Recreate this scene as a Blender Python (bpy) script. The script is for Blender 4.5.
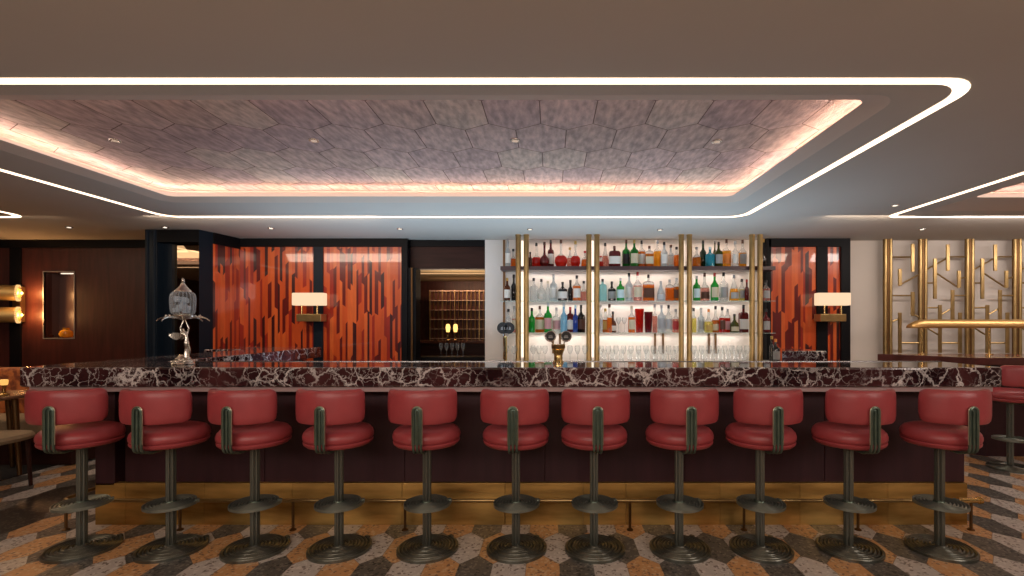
import bpy, bmesh, math, random
from mathutils import Vector, Matrix
from mathutils.geometry import tessellate_polygon
R = random.Random(7)
PI = math.pi
for o in list(bpy.data.objects): bpy.data.objects.remove(o)
SC = bpy.context.scene
COL = SC.collection

# ------------------------------------------------------------------ camera
F = 480.0; CX = 551.0; CY = 325.0; EYE = 1.374
cam_d = bpy.data.cameras.new('camera'); cam = bpy.data.objects.new('camera', cam_d); COL.objects.link(cam)
cam.location = (0, 0, EYE); cam.rotation_euler = (PI/2, 0, 0)
cam_d.sensor_width = 36; cam_d.sensor_fit = 'HORIZONTAL'; cam_d.lens = F/1024*36
cam_d.shift_x = -(CX-512)/1024; cam_d.shift_y = (CY-288)/1024
cam_d.clip_start = 0.05
SC.camera = cam
SC.view_settings.view_transform = 'Standard'; SC.view_settings.look = 'None'
SC.view_settings.gamma = 1; SC.view_settings.use_curve_mapping = False
SC.view_settings.exposure = 0.0
# ------------------------------------------------------------------ world and big lights
w = bpy.data.worlds.new('world'); SC.world = w; w.use_nodes = True
w.node_tree.nodes['Background'].inputs[0].default_value = (1, .82, .68, 1)
w.node_tree.nodes['Background'].inputs[1].default_value = 0.04
def area(name, loc, rot, sx, sy, power, col):
    d = bpy.data.lights.new(name, 'AREA'); d.shape = 'RECTANGLE'; d.size = sx; d.size_y = sy
    d.energy = power; d.color = col
    o = bpy.data.objects.new(name, d); COL.objects.link(o); o.location = loc; o.rotation_euler = rot
    return o
WARM = (1, .76, .52); NEUT = (1, .87, .76); COOL = (.55, .78, 1)
area('dining_fill_light', (-1.5, -1.4, 2.45), (math.radians(48), 0, 0), 5, 1.0, 150, (1,.84,.74))  # unseen fill for the stool backs, in place of ceiling lights behind the camera
area('lounge_fill_light', (3.9, -.2, 2.45), (math.radians(42), math.radians(14), 0), 2, 1.5, 75, (1,.84,.76))  # second unseen fill from the right, lifts the stools and bar front
area('front_ceiling_fill', (-.5, -.4, 1.8), (PI, 0, 0), 9, .5, 46, (1,.72,.42))  # added light facing up, out of view, warms the front of the ceiling
area('bar_work_light', (-.3, 4.95, .80), (PI, 0, 0), 5.4, .7, 50, COOL).data.spread = math.radians(150)
area('wall_washer_panel', (-3.0, 4.9, 2.46), (math.radians(48), 0, 0), 2.4, .2, 17, (1,.80,.62))
area('wall_washer_panel_right', (3.3, 4.9, 2.46), (math.radians(48), 0, 0), .9, .2, 7, (1,.80,.62))
area('wall_washer_screen', (5.9, 4.9, 2.46), (math.radians(45), 0, 0), 3.5, .2, 36, (1,.86,.78))
area('wall_washer_left', (-6.3, 4.9, 2.46), (math.radians(40), 0, 0), 2.4, .2, 3.5, WARM)
area('pantry_ceiling_fill', (-1.5, 7.8, 1.7), (PI, 0, 0), 1.2, .3, 22, WARM)  # added unseen light facing up, brightens the pantry ceiling
area('banquette_light', (-6.0, 4.2, 2.46), (0, 0, 0), 1.6, .8, 14, WARM)

# ------------------------------------------------------------------ materials
MATS = {}
def nodes_of(name):
    m = bpy.data.materials.new(name); m.use_nodes = True
    nt = m.node_tree; b = nt.nodes['Principled BSDF']
    return m, nt, b
def setp(b, **k):
    names = dict(base='Base Color', metal='Metallic', rough='Roughness', coat='Coat Weight', coat_rough='Coat Roughness',
                 trans='Transmission Weight', ior='IOR', emit='Emission Color', estr='Emission Strength', alpha='Alpha', spec='Specular IOR Level')
    for kk, v in k.items():
        b.inputs[names[kk]].default_value = v if not isinstance(v, tuple) else (*v, 1)
def mat(name, base=(.5,.5,.5), noise=0.0, nscale=20, bump=0.0, bscale=60, stretch=(1,1,1), **k):
    if name in MATS: return MATS[name]
    m, nt, b = nodes_of(name); setp(b, base=base, **k)
    N = nt.nodes; L = nt.links
    if noise or bump:
        tc = N.new('ShaderNodeTexCoord'); mp = N.new('ShaderNodeMapping'); mp.inputs['Scale'].default_value = stretch
        L.new(tc.outputs['Object'], mp.inputs['Vector'])
    if noise:
        n = N.new('ShaderNodeTexNoise'); n.inputs['Scale'].default_value = nscale; n.inputs['Detail'].default_value = 5
        L.new(mp.outputs[0], n.inputs['Vector'])
        r = N.new('ShaderNodeValToRGB')
        r.color_ramp.elements[0].position = .3; r.color_ramp.elements[1].position = .7
        r.color_ramp.elements[0].color = (*[c*(1-noise) for c in base], 1)
        r.color_ramp.elements[1].color = (*[min(1, c*(1+noise)) for c in base], 1)
        L.new(n.outputs[0], r.inputs[0]); L.new(r.outputs[0], b.inputs['Base Color'])
    if bump:
        n2 = N.new('ShaderNodeTexNoise'); n2.inputs['Scale'].default_value = bscale; n2.inputs['Detail'].default_value = 4
        L.new(mp.outputs[0], n2.inputs['Vector'])
        bp = N.new('ShaderNodeBump'); bp.inputs['Strength'].default_value = bump; bp.inputs['Distance'].default_value = .01
        L.new(n2.outputs[0], bp.inputs['Height']); L.new(bp.outputs[0], b.inputs['Normal'])
    MATS[name] = m
    return m
def emis(name, col, s):
    m, nt, b = nodes_of(name); setp(b, base=(.02,.02,.02), emit=col, estr=s); MATS[name] = m; return m
def glassy(name, col, solid=.35, scol=None, rough=.05):
    """tinted clear glass with its contents: transparent tint mixed with a glossy body"""
    if name in MATS: return MATS[name]
    m, nt, b = nodes_of(name); N = nt.nodes; L = nt.links
    setp(b, base=scol or col, rough=rough, spec=.7)
    t = N.new('ShaderNodeBsdfTransparent'); t.inputs[0].default_value = (*col, 1)
    lw = N.new('ShaderNodeLayerWeight'); lw.inputs[0].default_value = .35
    mr = N.new('ShaderNodeMapRange'); mr.inputs['To Min'].default_value = solid; mr.inputs['To Max'].default_value = min(1, solid+.45)
    L.new(lw.outputs['Facing'], mr.inputs['Value'])
    mx = N.new('ShaderNodeMixShader'); L.new(mr.outputs[0], mx.inputs[0]); L.new(t.outputs[0], mx.inputs[1]); L.new(b.outputs[0], mx.inputs[2])
    L.new(mx.outputs[0], N['Material Output'].inputs['Surface'])
    MATS[name] = m; return m

leather = mat('red_leather', (.37,.055,.062), noise=.10, nscale=6, bump=.12, bscale=180, rough=.36, spec=.55)
leather_seam = mat('red_leather_piping', (.24,.022,.028), rough=.4)
stool_metal = mat('green_bronze', (.12,.165,.13), metal=.7, rough=.34, noise=.15, nscale=25)
stool_disc = mat('worn_bronze_disc', (.15,.155,.13), metal=.8, rough=.30, noise=.2, nscale=25)
stool_rim = mat('pale_bronze', (.42,.38,.27), metal=.9, rough=.35)
brass = mat('brass', (.42,.29,.125), metal=.9, rough=.34, noise=.12, nscale=12)
brass_dark = mat('dark_brass', (.16,.085,.035), metal=.9, rough=.4)
brass_pol = mat('polished_brass', (.85,.60,.24), metal=1, rough=.2)
silver = mat('silver', (.72,.68,.6), metal=1, rough=.22)
steel = mat('steel', (.6,.6,.6), metal=1, rough=.25)
black = mat('black_lacquer', (.0035,.0035,.005), rough=.5, spec=.15)
navy = mat('navy_black_lacquer', (.006,.012,.022), rough=.45, spec=.2)
wood = mat('dark_red_wood', (.052,.012,.009), noise=.35, nscale=3, stretch=(9,9,.8), rough=.42)
wood_lintel = mat('brown_wood', (.035,.012,.009), noise=.3, nscale=3, stretch=(1,9,9), rough=.5, spec=.2)
plum = mat('plum_bar_front', (.040,.012,.016), noise=.2, nscale=3, stretch=(7,7,.6), rough=.45, spec=.4)
pinkmetal = mat('satin_pink_metal', (.50,.36,.35), metal=.3, rough=.4)
ceilm = mat('ceiling_paint', (.52,.48,.43), noise=.02, nscale=1.5, rough=.85)
lipm = mat('cove_paint', (.62,.52,.44), rough=.8)
white_wall = mat('white_wall_paint', (.62,.57,.52), rough=.8, noise=.03, nscale=2)
backwhite = mat('back_bar_white', (.80,.76,.72), rough=.45)
glass_shelf = glassy('glass_shelf', (.93,.97,.95), .12, (.7,.85,.8))
clear = glassy('clear_glass', (.93,.95,.95), .08, (.75,.78,.8))
darkwood_shelf = mat('dark_shelf_wood', (.05,.022,.028), rough=.35)
shade_m = emis('lamp_shade_glow', (1,.70,.44), 1.0)
bulb_m = emis('warm_bulb', (1,.55,.18), 14)
led_m = emis('led_strip', (1,.76,.54), 3.2)
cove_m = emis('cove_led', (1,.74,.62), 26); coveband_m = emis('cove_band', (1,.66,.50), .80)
vled_m = emis('back_bar_led', (1,.82,.64), 1.6)
spot_m = emis('spot_glow', (1,.86,.7), 1.6); spot_dim = emis('spot_glow_dim', (1,.7,.5), .5)
tan = mat('tan_upholstery', (.30,.21,.12), rough=.8, noise=.1, nscale=40)
rug_m = mat('dark_rug', (.02,.016,.014), rough=.95, noise=.5, nscale=60)
mirror_m = mat('mirror', (.30,.23,.16), metal=1, rough=.02)

def brass_plinth():
    m, nt, b = nodes_of('worn_brass_sheet'); N = nt.nodes; L = nt.links
    setp(b, metal=.85, rough=.38)
    tc = N.new('ShaderNodeTexCoord'); mp = N.new('ShaderNodeMapping'); mp.inputs['Scale'].default_value = (1, 1, 5)
    n = N.new('ShaderNodeTexNoise'); n.inputs['Scale'].default_value = 1.8; n.inputs['Detail'].default_value = 6
    r = N.new('ShaderNodeValToRGB')
    r.color_ramp.elements[0].position = .3; r.color_ramp.elements[1].position = .72
    r.color_ramp.elements[0].color = (.26,.14,.035,1); r.color_ramp.elements[1].color = (.85,.54,.17,1)
    L.new(tc.outputs['Object'], mp.inputs[0]); L.new(mp.outputs[0], n.inputs['Vector']); L.new(n.outputs[0], r.inputs[0]); L.new(r.outputs[0], b.inputs['Base Color'])
    r2 = N.new('ShaderNodeMapRange'); r2.inputs['To Min'].default_value = .28; r2.inputs['To Max'].default_value = .5
    L.new(n.outputs[0], r2.inputs['Value']); L.new(r2.outputs[0], b.inputs['Roughness'])
    return m
plinth_m = brass_plinth()

def marble(name, base, mid, vein, scale=7, width=.05, rough=.06):
    m, nt, b = nodes_of(name); N = nt.nodes; L = nt.links
    setp(b, rough=rough, spec=.55, coat=.3, coat_rough=.03)
    tc = N.new('ShaderNodeTexCoord')
    n = N.new('ShaderNodeTexNoise'); n.inputs['Scale'].default_value = scale*.7; n.inputs['Detail'].default_value = 7; n.inputs['Roughness'].default_value = .65
    L.new(tc.outputs['Object'], n.inputs['Vector'])
    sub = N.new('ShaderNodeVectorMath'); sub.operation = 'SUBTRACT'; sub.inputs[1].default_value = (.5,.5,.5); L.new(n.outputs['Color'], sub.inputs[0])
    sc = N.new('ShaderNodeVectorMath'); sc.operation = 'SCALE'; sc.inputs['Scale'].default_value = .20; L.new(sub.outputs[0], sc.inputs[0])
    ad = N.new('ShaderNodeVectorMath'); L.new(tc.outputs['Object'], ad.inputs[0]); L.new(sc.outputs[0], ad.inputs[1])
    fac = None
    for s, wd, amp in ((scale, width, 1.0), (scale*2.1, width*.75, .75)):
        v = N.new('ShaderNodeTexVoronoi'); v.feature = 'DISTANCE_TO_EDGE'; v.inputs['Scale'].default_value = s
        L.new(ad.outputs[0], v.inputs['Vector'])
        mr = N.new('ShaderNodeMapRange'); mr.inputs['From Min'].default_value = 0; mr.inputs['From Max'].default_value = wd
        mr.inputs['To Min'].default_value = amp; mr.inputs['To Max'].default_value = 0; L.new(v.outputs['Distance'], mr.inputs['Value'])
        # veins come and go
        nn = N.new('ShaderNodeTexNoise'); nn.inputs['Scale'].default_value = 2.6 if s == scale else 3.7; nn.inputs['Detail'].default_value = 3
        L.new(tc.outputs['Object'], nn.inputs['Vector'])
        m2 = N.new('ShaderNodeMapRange'); m2.inputs['From Min'].default_value = .38; m2.inputs['From Max'].default_value = .55; L.new(nn.outputs[0], m2.inputs['Value'])
        mul = N.new('ShaderNodeMath'); mul.operation = 'MULTIPLY'; L.new(mr.outputs[0], mul.inputs[0]); L.new(m2.outputs[0], mul.inputs[1])
        if fac is None: fac = mul
        else:
            mx = N.new('ShaderNodeMath'); mx.operation = 'MAXIMUM'; L.new(fac.outputs[0], mx.inputs[0]); L.new(mul.outputs[0], mx.inputs[1]); fac = mx
    n3 = N.new('ShaderNodeTexNoise'); n3.inputs['Scale'].default_value = 3.2; n3.inputs['Detail'].default_value = 5; L.new(ad.outputs[0], n3.inputs['Vector'])
    r = N.new('ShaderNodeValToRGB'); r.color_ramp.elements[0].position = .38; r.color_ramp.elements[1].position = .68
    r.color_ramp.elements[0].color = (*base, 1); r.color_ramp.elements[1].color = (*mid, 1); L.new(n3.outputs[0], r.inputs[0])
    mx = N.new('ShaderNodeMix'); mx.data_type = 'RGBA'
    L.new(fac.outputs[0], mx.inputs[0]); L.new(r.outputs[0], mx.inputs[6]); mx.inputs[7].default_value = (*vein, 1)
    L.new(mx.outputs[2], b.inputs['Base Color'])
    return m
marble_m = marble('dark_red_marble', (.022,.008,.010), (.085,.028,.028), (.80,.75,.72), 8, .060)
marble_tab = mat('table_red_marble', (.10,.035,.03), noise=.3, nscale=5, rough=.15)

def terrazzo(name, base, chip, chip2):
    m, nt, b = nodes_of(name); N = nt.nodes; L = nt.links
    setp(b, rough=.36, spec=.45)
    tc = N.new('ShaderNodeTexCoord')
    v = N.new('ShaderNodeTexVoronoi'); v.inputs['Scale'].default_value = 75; L.new(tc.outputs['Object'], v.inputs['Vector'])
    sep = N.new('ShaderNodeSeparateColor'); L.new(v.outputs['Color'], sep.inputs[0])
    r = N.new('ShaderNodeValToRGB'); r.color_ramp.interpolation = 'CONSTANT'
    e = r.color_ramp.elements; e[0].position = 0; e[0].color = (*base, 1); e[1].position = .72; e[1].color = (*chip, 1)
    x = e.new(.88); x.color = (*chip2, 1)
    L.new(sep.outputs[0], r.inputs[0])
    n = N.new('ShaderNodeTexNoise'); n.inputs['Scale'].default_value = 30; n.inputs['Detail'].default_value = 4; L.new(tc.outputs['Object'], n.inputs['Vector'])
    mr = N.new('ShaderNodeMapRange'); mr.inputs['To Min'].default_value = .8; mr.inputs['To Max'].default_value = 1.2; L.new(n.outputs[0], mr.inputs['Value'])
    ml = N.new('ShaderNodeVectorMath'); ml.operation = 'SCALE'; L.new(r.outputs[0], ml.inputs[0]); L.new(mr.outputs[0], ml.inputs['Scale'])
    L.new(ml.outputs[0], b.inputs['Base Color'])
    return m
T_DARK = terrazzo('terrazzo_dark', (.105,.098,.088), (.22,.20,.17), (.02,.02,.02))
T_LIGHT = terrazzo('terrazzo_light', (.56,.50,.45), (.66,.60,.54), (.22,.17,.14))
T_ORANGE = terrazzo('terrazzo_orange', (.60,.31,.13), (.66,.44,.25), (.26,.13,.07))
T_BAND = terrazzo('terrazzo_dark_strip', (.018,.014,.012), (.10,.08,.06), (.006,.005,.005))  # very dark tiles for the strip left of the bar
GROUT = mat('grout', (.2,.17,.14), rough=.7)
HEXM = [mat('cove_tile_%s' % n, c, noise=.36, nscale=12, stretch=(2.5,.8,1), bump=.35, bscale=30, rough=.6) for n, c in
        (('rose', (.48,.34,.30)), ('mauve', (.42,.29,.265)), ('sand', (.49,.37,.30)), ('clay', (.44,.31,.26)))]
HEXGAP = mat('cove_tile_joint', (.12,.07,.055), rough=.9)
def lacq(name, c): return mat(name, c, noise=.12, nscale=4, stretch=(6,6,1), rough=.3, coat=.9, coat_rough=.04)
ORG = [lacq('veneer_orange', (.58,.085,.018)), lacq('veneer_light_orange', (.66,.125,.028)), lacq('veneer_red', (.32,.022,.010)), lacq('veneer_dark_red', (.14,.010,.008)), lacq('veneer_plum', (.05,.008,.010))]

# ------------------------------------------------------------------ mesh builder
WL = {}
class MB:
    def __init__(s): s.v = []; s.f = []; s.m = []; s.sm = []; s.mats = []
    def mi(s, m):
        if m not in s.mats: s.mats.append(m)
        return s.mats.index(m)
    def add(s, vs, fs, m, smooth=False):
        o = len(s.v); s.v += [Vector(p) for p in vs]; k = s.mi(m)
        for f in fs: s.f.append([i+o for i in f]); s.m.append(k); s.sm.append(smooth)
        return s
    def box(s, x0, x1, y0, y1, z0, z1, m, bev=0):
        if bev:
            bm = bmesh.new(); bmesh.ops.create_cube(bm, size=1)
            for v in bm.verts: v.co = Vector(((x0+x1)/2+v.co.x*(x1-x0), (y0+y1)/2+v.co.y*(y1-y0), (z0+z1)/2+v.co.z*(z1-z0)))
            bmesh.ops.bevel(bm, geom=bm.edges[:], offset=bev, segments=3, profile=.5, affect='EDGES')
            bm.verts.index_update()
            s.add([v.co.copy() for v in bm.verts], [[v.index for v in f.verts] for f in bm.faces], m); bm.free(); return s
        v = [(x, y, z) for x in (x0, x1) for y in (y0, y1) for z in (z0, z1)]
        return s.add(v, [(0,1,3,2), (4,6,7,5), (0,4,5,1), (2,3,7,6), (0,2,6,4), (1,5,7,3)], m)
    def lathe(s, prof, m, c=(0,0,0), n=24, sq=2.0, sx=1, sy=1, rot=0, smooth=True):
        vs = []; fs = []
        for (r, z) in prof:
            for i in range(n):
                a = 2*PI*i/n + rot; ca, sa = math.cos(a), math.sin(a)
                k = (abs(ca)**sq + abs(sa)**sq)**(-1/sq) if sq != 2 else 1
                vs.append((c[0]+r*k*ca*sx, c[1]+r*k*sa*sy, c[2]+z))
        for j in range(len(prof)-1):
            for i in range(n):
                a = j*n+i; b = j*n+(i+1) % n; fs.append((a, b, b+n, a+n))
        fs.append(list(range(n))[::-1]); fs.append([(len(prof)-1)*n+i for i in range(n)])
        return s.add(vs, fs, m, smooth)
    def tube(s, pts, r, m, n=10, smooth=True, closed=False):
        pts = [Vector(p) for p in pts]; rr = r if isinstance(r, (list, tuple)) else [r]*len(pts)
        vs = []; fs = []; up = None; K = len(pts)
        for i, p in enumerate(pts):
            if closed: t = pts[(i+1) % K]-pts[i-1]
            else: t = pts[min(i+1, K-1)]-pts[max(i-1, 0)]
            t.normalize()
            if up is None:
                up = Vector((0,0,1)) if abs(t.z) < .9 else Vector((0,1,0))
            u = (up - t*up.dot(t)).normalized(); up = u; w_ = t.cross(u)
            for k in range(n):
                a = 2*PI*k/n; vs.append(p + (u*math.cos(a) + w_*math.sin(a))*rr[i])
        for i in range(K if closed else K-1):
            for k in range(n):
                a = i*n+k; b = i*n+(k+1) % n; c = ((i+1) % K)*n
                fs.append((a, b, c+(k+1) % n, c+k))
        if not closed: fs.append(list(range(n))[::-1]); fs.append([(K-1)*n+k for k in range(n)])
        return s.add(vs, fs, m, smooth)
    def prism(s, poly, z0, z1, m, ax='z'):
        n = len(poly)
        def P(a, b, c): return {'z': (a, b, c), 'y': (a, c, b), 'x': (c, a, b)}[ax]
        vs = [P(a, b, z0) for a, b in poly] + [P(a, b, z1) for a, b in poly]
        fs = [(i, (i+1) % n, (i+1) % n+n, i+n) for i in range(n)] + [list(range(n))[::-1], list(range(n, 2*n))]
        return s.add(vs, fs, m)
    def sphere(s, c, r, m, sc=(1,1,1), n=16):
        pr = [(max(1e-4, r*math.sin(PI*i/10)), -r*math.cos(PI*i/10)*sc[2]) for i in range(11)]
        return s.lathe(pr, m, c, n, sx=sc[0], sy=sc[1])
    def build(s, name, parent=None, loc=None):
        off = Vector(loc) if loc is not None else (WL.get(parent.name, Vector((0,0,0))) if parent else Vector((0,0,0)))
        me = bpy.data.meshes.new(name); me.from_pydata([p-off for p in s.v], [], s.f)
        for mm in s.mats: me.materials.append(mm)
        me.polygons.foreach_set('material_index', s.m); me.polygons.foreach_set('use_smooth', s.sm)
        bm = bmesh.new(); bm.from_mesh(me); bmesh.ops.recalc_face_normals(bm, faces=bm.faces)
        bm.to_mesh(me); bm.free(); me.update()
        if any(s.sm):
            try: me.set_sharp_from_angle(angle=math.radians(40))
            except Exception: pass
        o = bpy.data.objects.new(name, me); COL.objects.link(o)
        if parent: o.parent = parent; WL[o.name] = WL.get(parent.name, Vector((0,0,0)))
        else: o.location = off; WL[o.name] = off
        return o
def tag(o, label=None, cat=None, group=None, kind=None):
    if label: o['label'] = label
    if cat: o['category'] = cat
    if group: o['group'] = group
    if kind: o['kind'] = kind
    return o
def thing(name, loc, label, cat, group=None):
    o = bpy.data.objects.new(name, None); COL.objects.link(o); o.location = loc; WL[o.name] = Vector(loc)
    o.empty_display_size = .1
    return tag(o, label, cat, group)
def struct(name, mb, parent=None):
    o = mb.build(name, parent)
    if not parent: o['kind'] = 'structure'
    return o
def dup(root, loc, label=None, group=None, rot=None):
    r = root.copy(); COL.objects.link(r); r.location = loc
    if rot is not None: r.rotation_euler = (0, 0, rot)
    if label: r['label'] = label
    if group: r['group'] = group
    for ch in list(root.children):
        c = ch.copy(); COL.objects.link(c); c.parent = r
        for g in list(ch.children):
            d = g.copy(); COL.objects.link(d); d.parent = c
    return r
def X(px, Y): return (px-CX)*Y/F
def Z(py, Y): return EYE-(py-CY)*Y/F
def rrect(x0, x1, y0, y1, r, n=8):
    pts = []
    for cx, cy, a0 in ((x1-r, y1-r, 0), (x0+r, y1-r, PI/2), (x0+r, y0+r, PI), (x1-r, y0+r, 1.5*PI)):
        for i in range(n+1):
            a = a0+PI/2*i/n; pts.append((cx+r*math.cos(a), cy+r*math.sin(a)))
    return pts
def ring(mb, A, za, B, zb, m):
    n = len(A)
    mb.add([(x, y, za) for x, y in A]+[(x, y, zb) for x, y in B], [(i, (i+1) % n, (i+1) % n+n, i+n) for i in range(n)], m)
def hexfield(mb, x0, x1, y0, y1, wd, pitch, tip, z, gap, fn, ox=0, oy=0):
    a = (pitch-tip)/2; j0 = math.floor((y0-oy)/pitch)-1; j1 = math.ceil((y1-oy)/pitch)+1
    for j in range(j0, j1+1):
        cy = oy+j*pitch; sh = ox+(wd/2 if j % 2 else 0)
        i0 = math.floor((x0-sh)/wd)-1; i1 = math.ceil((x1-sh)/wd)+1
        for i in range(i0, i1+1):
            cx = sh+i*wd; h = wd/2-gap; t = a+tip-gap*1.3; aa = a-gap*.3
            pts = [(cx-h, cy-aa), (cx, cy-t), (cx+h, cy-aa), (cx+h, cy+aa), (cx, cy+t), (cx-h, cy+aa)]
            pts = [(min(max(x, x0), x1), min(max(y, y0), y1)) for x, y in pts]
            ar = sum(pts[k][0]*pts[(k+1) % 6][1]-pts[(k+1) % 6][0]*pts[k][1] for k in range(6))/2
            if abs(ar) < 1e-5: continue
            mb.add([(x, y, z) for x, y in pts], [tuple(range(6))], fn(i, j, cx, cy))

# ------------------------------------------------------------------ floor
RX0, RX1, RY0, RY1, CH = -9.0, 8.0, -3.0, 10.5, 2.5
mb = MB(); mb.box(RX0, RX1, RY0, RY1, -.1, -.002, GROUT)
PER = .575; HW = PER/3
def fcol(i, j, cx, cy):
    if -4.13 < cx < -3.68: return T_BAND
    k = (i + j//2 + (j % 2)*2 - (j//2)) % 3     # dark, light, orange across; each row shifts by half a period
    return (T_DARK, T_LIGHT, T_ORANGE)[k]
hexfield(mb, RX0, RX1, RY0, 6.4, HW, .32, .10, 0, .0012, fcol, ox=.145, oy=2.65-.32*8)
struct('floor', mb)
# ------------------------------------------------------------------ ceiling with trays and light lines
trays = [(-3.43, 1.62, 2.46, 4.31, .06), (3.82, 7.5, 2.46, 4.34, .06), (-8.5, -6.05, 2.46, 4.31, .06)]; LZ = .028; TZ = 2.645
loops = [(-4.02, 2.02, 2.185, 5.03, .17), (3.47, 7.9, 2.18, 5.03, .12), (-8.85, -5.43, 2.18, 5.03, .16)]
outer = [(RX0, RY0), (RX1, RY0), (RX1, RY1), (RX0, RY1)]
holes = [rrect(t[0]-.11, t[1]+.11, t[2]-.11, t[3]+(.40 if i_ == 1 else .11), t[4]+.08) for i_, t in enumerate(trays)]
polys = [[Vector((x, y, 0)) for x, y in outer]] + [[Vector((x, y, 0)) for x, y in h] for h in holes]
flat = [(p.x, p.y, CH) for pl in polys for p in pl]
mb = MB(); mb.add(flat, [tuple(t) for t in tessellate_polygon(polys)], ceilm)
mb.box(RX0, RX1, RY0, RY1, 3.0, 3.05, ceilm)
ceiling = struct('ceiling', mb)
def hx(i, j, cx, cy): return HEXM[(i*7+j*3+(i*j) % 5) % 4]
for k, (t, h) in enumerate(zip(trays, holes)):
    x0, x1, y0, y1, r = t; inner = rrect(x0, x1, y0, y1, r)
    mb = MB(); ring(mb, h, CH, inner, CH+LZ, lipm)
    g = .24; big = rrect(x0-g, x1+g, y0-g, y1+g, r+.1)
    ring(mb, inner, CH+LZ, big, CH+LZ, lipm); ring(mb, big, CH+LZ, big, TZ+.01, lipm)
    struct('cove_lip', mb, ceiling)
    mb = MB(); mb.box(x0-g, x1+g, y0-g, y1+g, TZ+.002, TZ+.02, HEXGAP)
    hexfield(mb, x0-g, x1+g, y0-g, y1+g, .33, .41, .10, TZ, .003, hx, ox=.1, oy=3.08-.205)
    struct('cove_tiles', mb, ceiling)
    mb = MB(); A = rrect(x0-.15, x1+.15, y0-.15, y1+.15, .1); B = rrect(x0-.12, x1+.12, y0-.12, y1+.12, .1)
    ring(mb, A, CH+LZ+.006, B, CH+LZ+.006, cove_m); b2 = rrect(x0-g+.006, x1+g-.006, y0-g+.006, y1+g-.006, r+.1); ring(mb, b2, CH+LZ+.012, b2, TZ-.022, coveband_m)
    tag(struct('cove_led_strip', mb, ceiling), 'warm LED strip hidden on the cove ledge')
for l in loops:
    x0, x1, y0, y1, r = l
    mb = MB(); A = rrect(x0, x1, y0, y1, r+.03); B = rrect(x0+.056, x1-.056, y0+.056, y1-.056, r)
    ring(mb, A, CH-.0025, B, CH-.0025, led_m)
    tag(struct('light_line', mb, ceiling), 'glowing white rounded light line')
def downlight(px, py, zc):
    Yd = (zc-EYE)*F/(CY-py); x = X(px, Yd)
    mb = MB(); mb.lathe([(.034, -.006), (.036, -.001), (.036, 0)], steel, (x, Yd, zc-.001), 20)
    o = mb.build('downlight', None, (x, Yd, zc)); mb = MB(); mb.lathe([(.02, -.008), (.02, -.0065)], spot_m, (x, Yd, zc-.001), 16) if zc < 2.6 else mb.lathe([(.02, -.008), (.02, -.0065)], spot_dim, (x, Yd, zc-.001), 16); mb.build('lens', o)
    return o, x, Yd
for n, (px, py) in enumerate([(115,140), (314,140), (515,140), (717,141)]):
    o, x, Yd = downlight(px, py, TZ-.0005)
    tag(o, 'small recessed spotlight in the patterned ceiling tray, %s from the left' % ('first','second','third','fourth')[n], 'downlight', 'spotlights in the ceiling tray')
DL = [(69,227), (165,227), (271,228), (400,228.5), (530,229), (660,229.5), (922,229), (895,205)]
DN = ['above the dark wood wall at far left', 'above the dark portal left of the orange panels', 'above the left orange panel', 'above the right edge of the orange panels', 'above the left end of the bottle shelves',
      'above the middle of the bottle shelves', 'above the brass lattice screen', 'beside the corner of the right light line']
for (px, py), d in zip(DL, DN):
    o, x, Yd = downlight(px, py, CH); tag(o, 'small round white downlight '+d, 'downlight', 'downlights in the flat ceiling')

# ------------------------------------------------------------------ walls
def veneer(name, p0, p1, z0, z1, parent, seed=0):
    """vertical lacquered veneer strips with slanted ends between plan points p0 and p1"""
    rr = random.Random(seed); mb = MB(); p0 = Vector(p0); p1 = Vector(p1); Lg = (p1-p0).length; d = (p1-p0)/Lg
    u = 0; col = 0
    while u < Lg-.004:
        wd = rr.choice((.026, .034, .040)) if col % 2 else rr.choice((.034, .042, .048)); u1 = min(Lg, u+wd)
        z = z0 - rr.uniform(0, .6); s0 = 0; first = True
        k = rr.randrange(2) if col % 2 == 0 else 2
        while z < z1:
            ln = rr.uniform(.45, .95) if (k < 2) else rr.uniform(.35, .75)
            zn = z+ln; s1 = rr.choice((-.016, .016, .022))
            a = p0+d*u; b = p0+d*u1; cl = lambda q: min(max(q, z0), z1)
            za, zb, zc, zd = cl(z-s0), cl(z+s0), cl(zn+s1), cl(zn-s1)
            if zc-za > .003 or zd-zb > .003:
                mb.add([(a.x, a.y, za), (b.x, b.y, zb), (b.x, b.y, zc), (a.x, a.y, zd)], [(0,1,2,3)], ORG[k])
            z = zn; s0 = s1
            k = rr.choice((2, 3, 4, 3)) if k < 2 else rr.choice((0, 0, 1))
        u = u1; col += 1
    n = Vector((d.y, -d.x))*-.02
    mb.add([(p0.x+n.x, p0.y+n.y, z0), (p1.x+n.x, p1.y+n.y, z0), (p1.x+n.x, p1.y+n.y, z1), (p0.x+n.x, p0.y+n.y, z1)], [(0,1,2,3)], black)
    return mb.build(name, parent)
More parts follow.
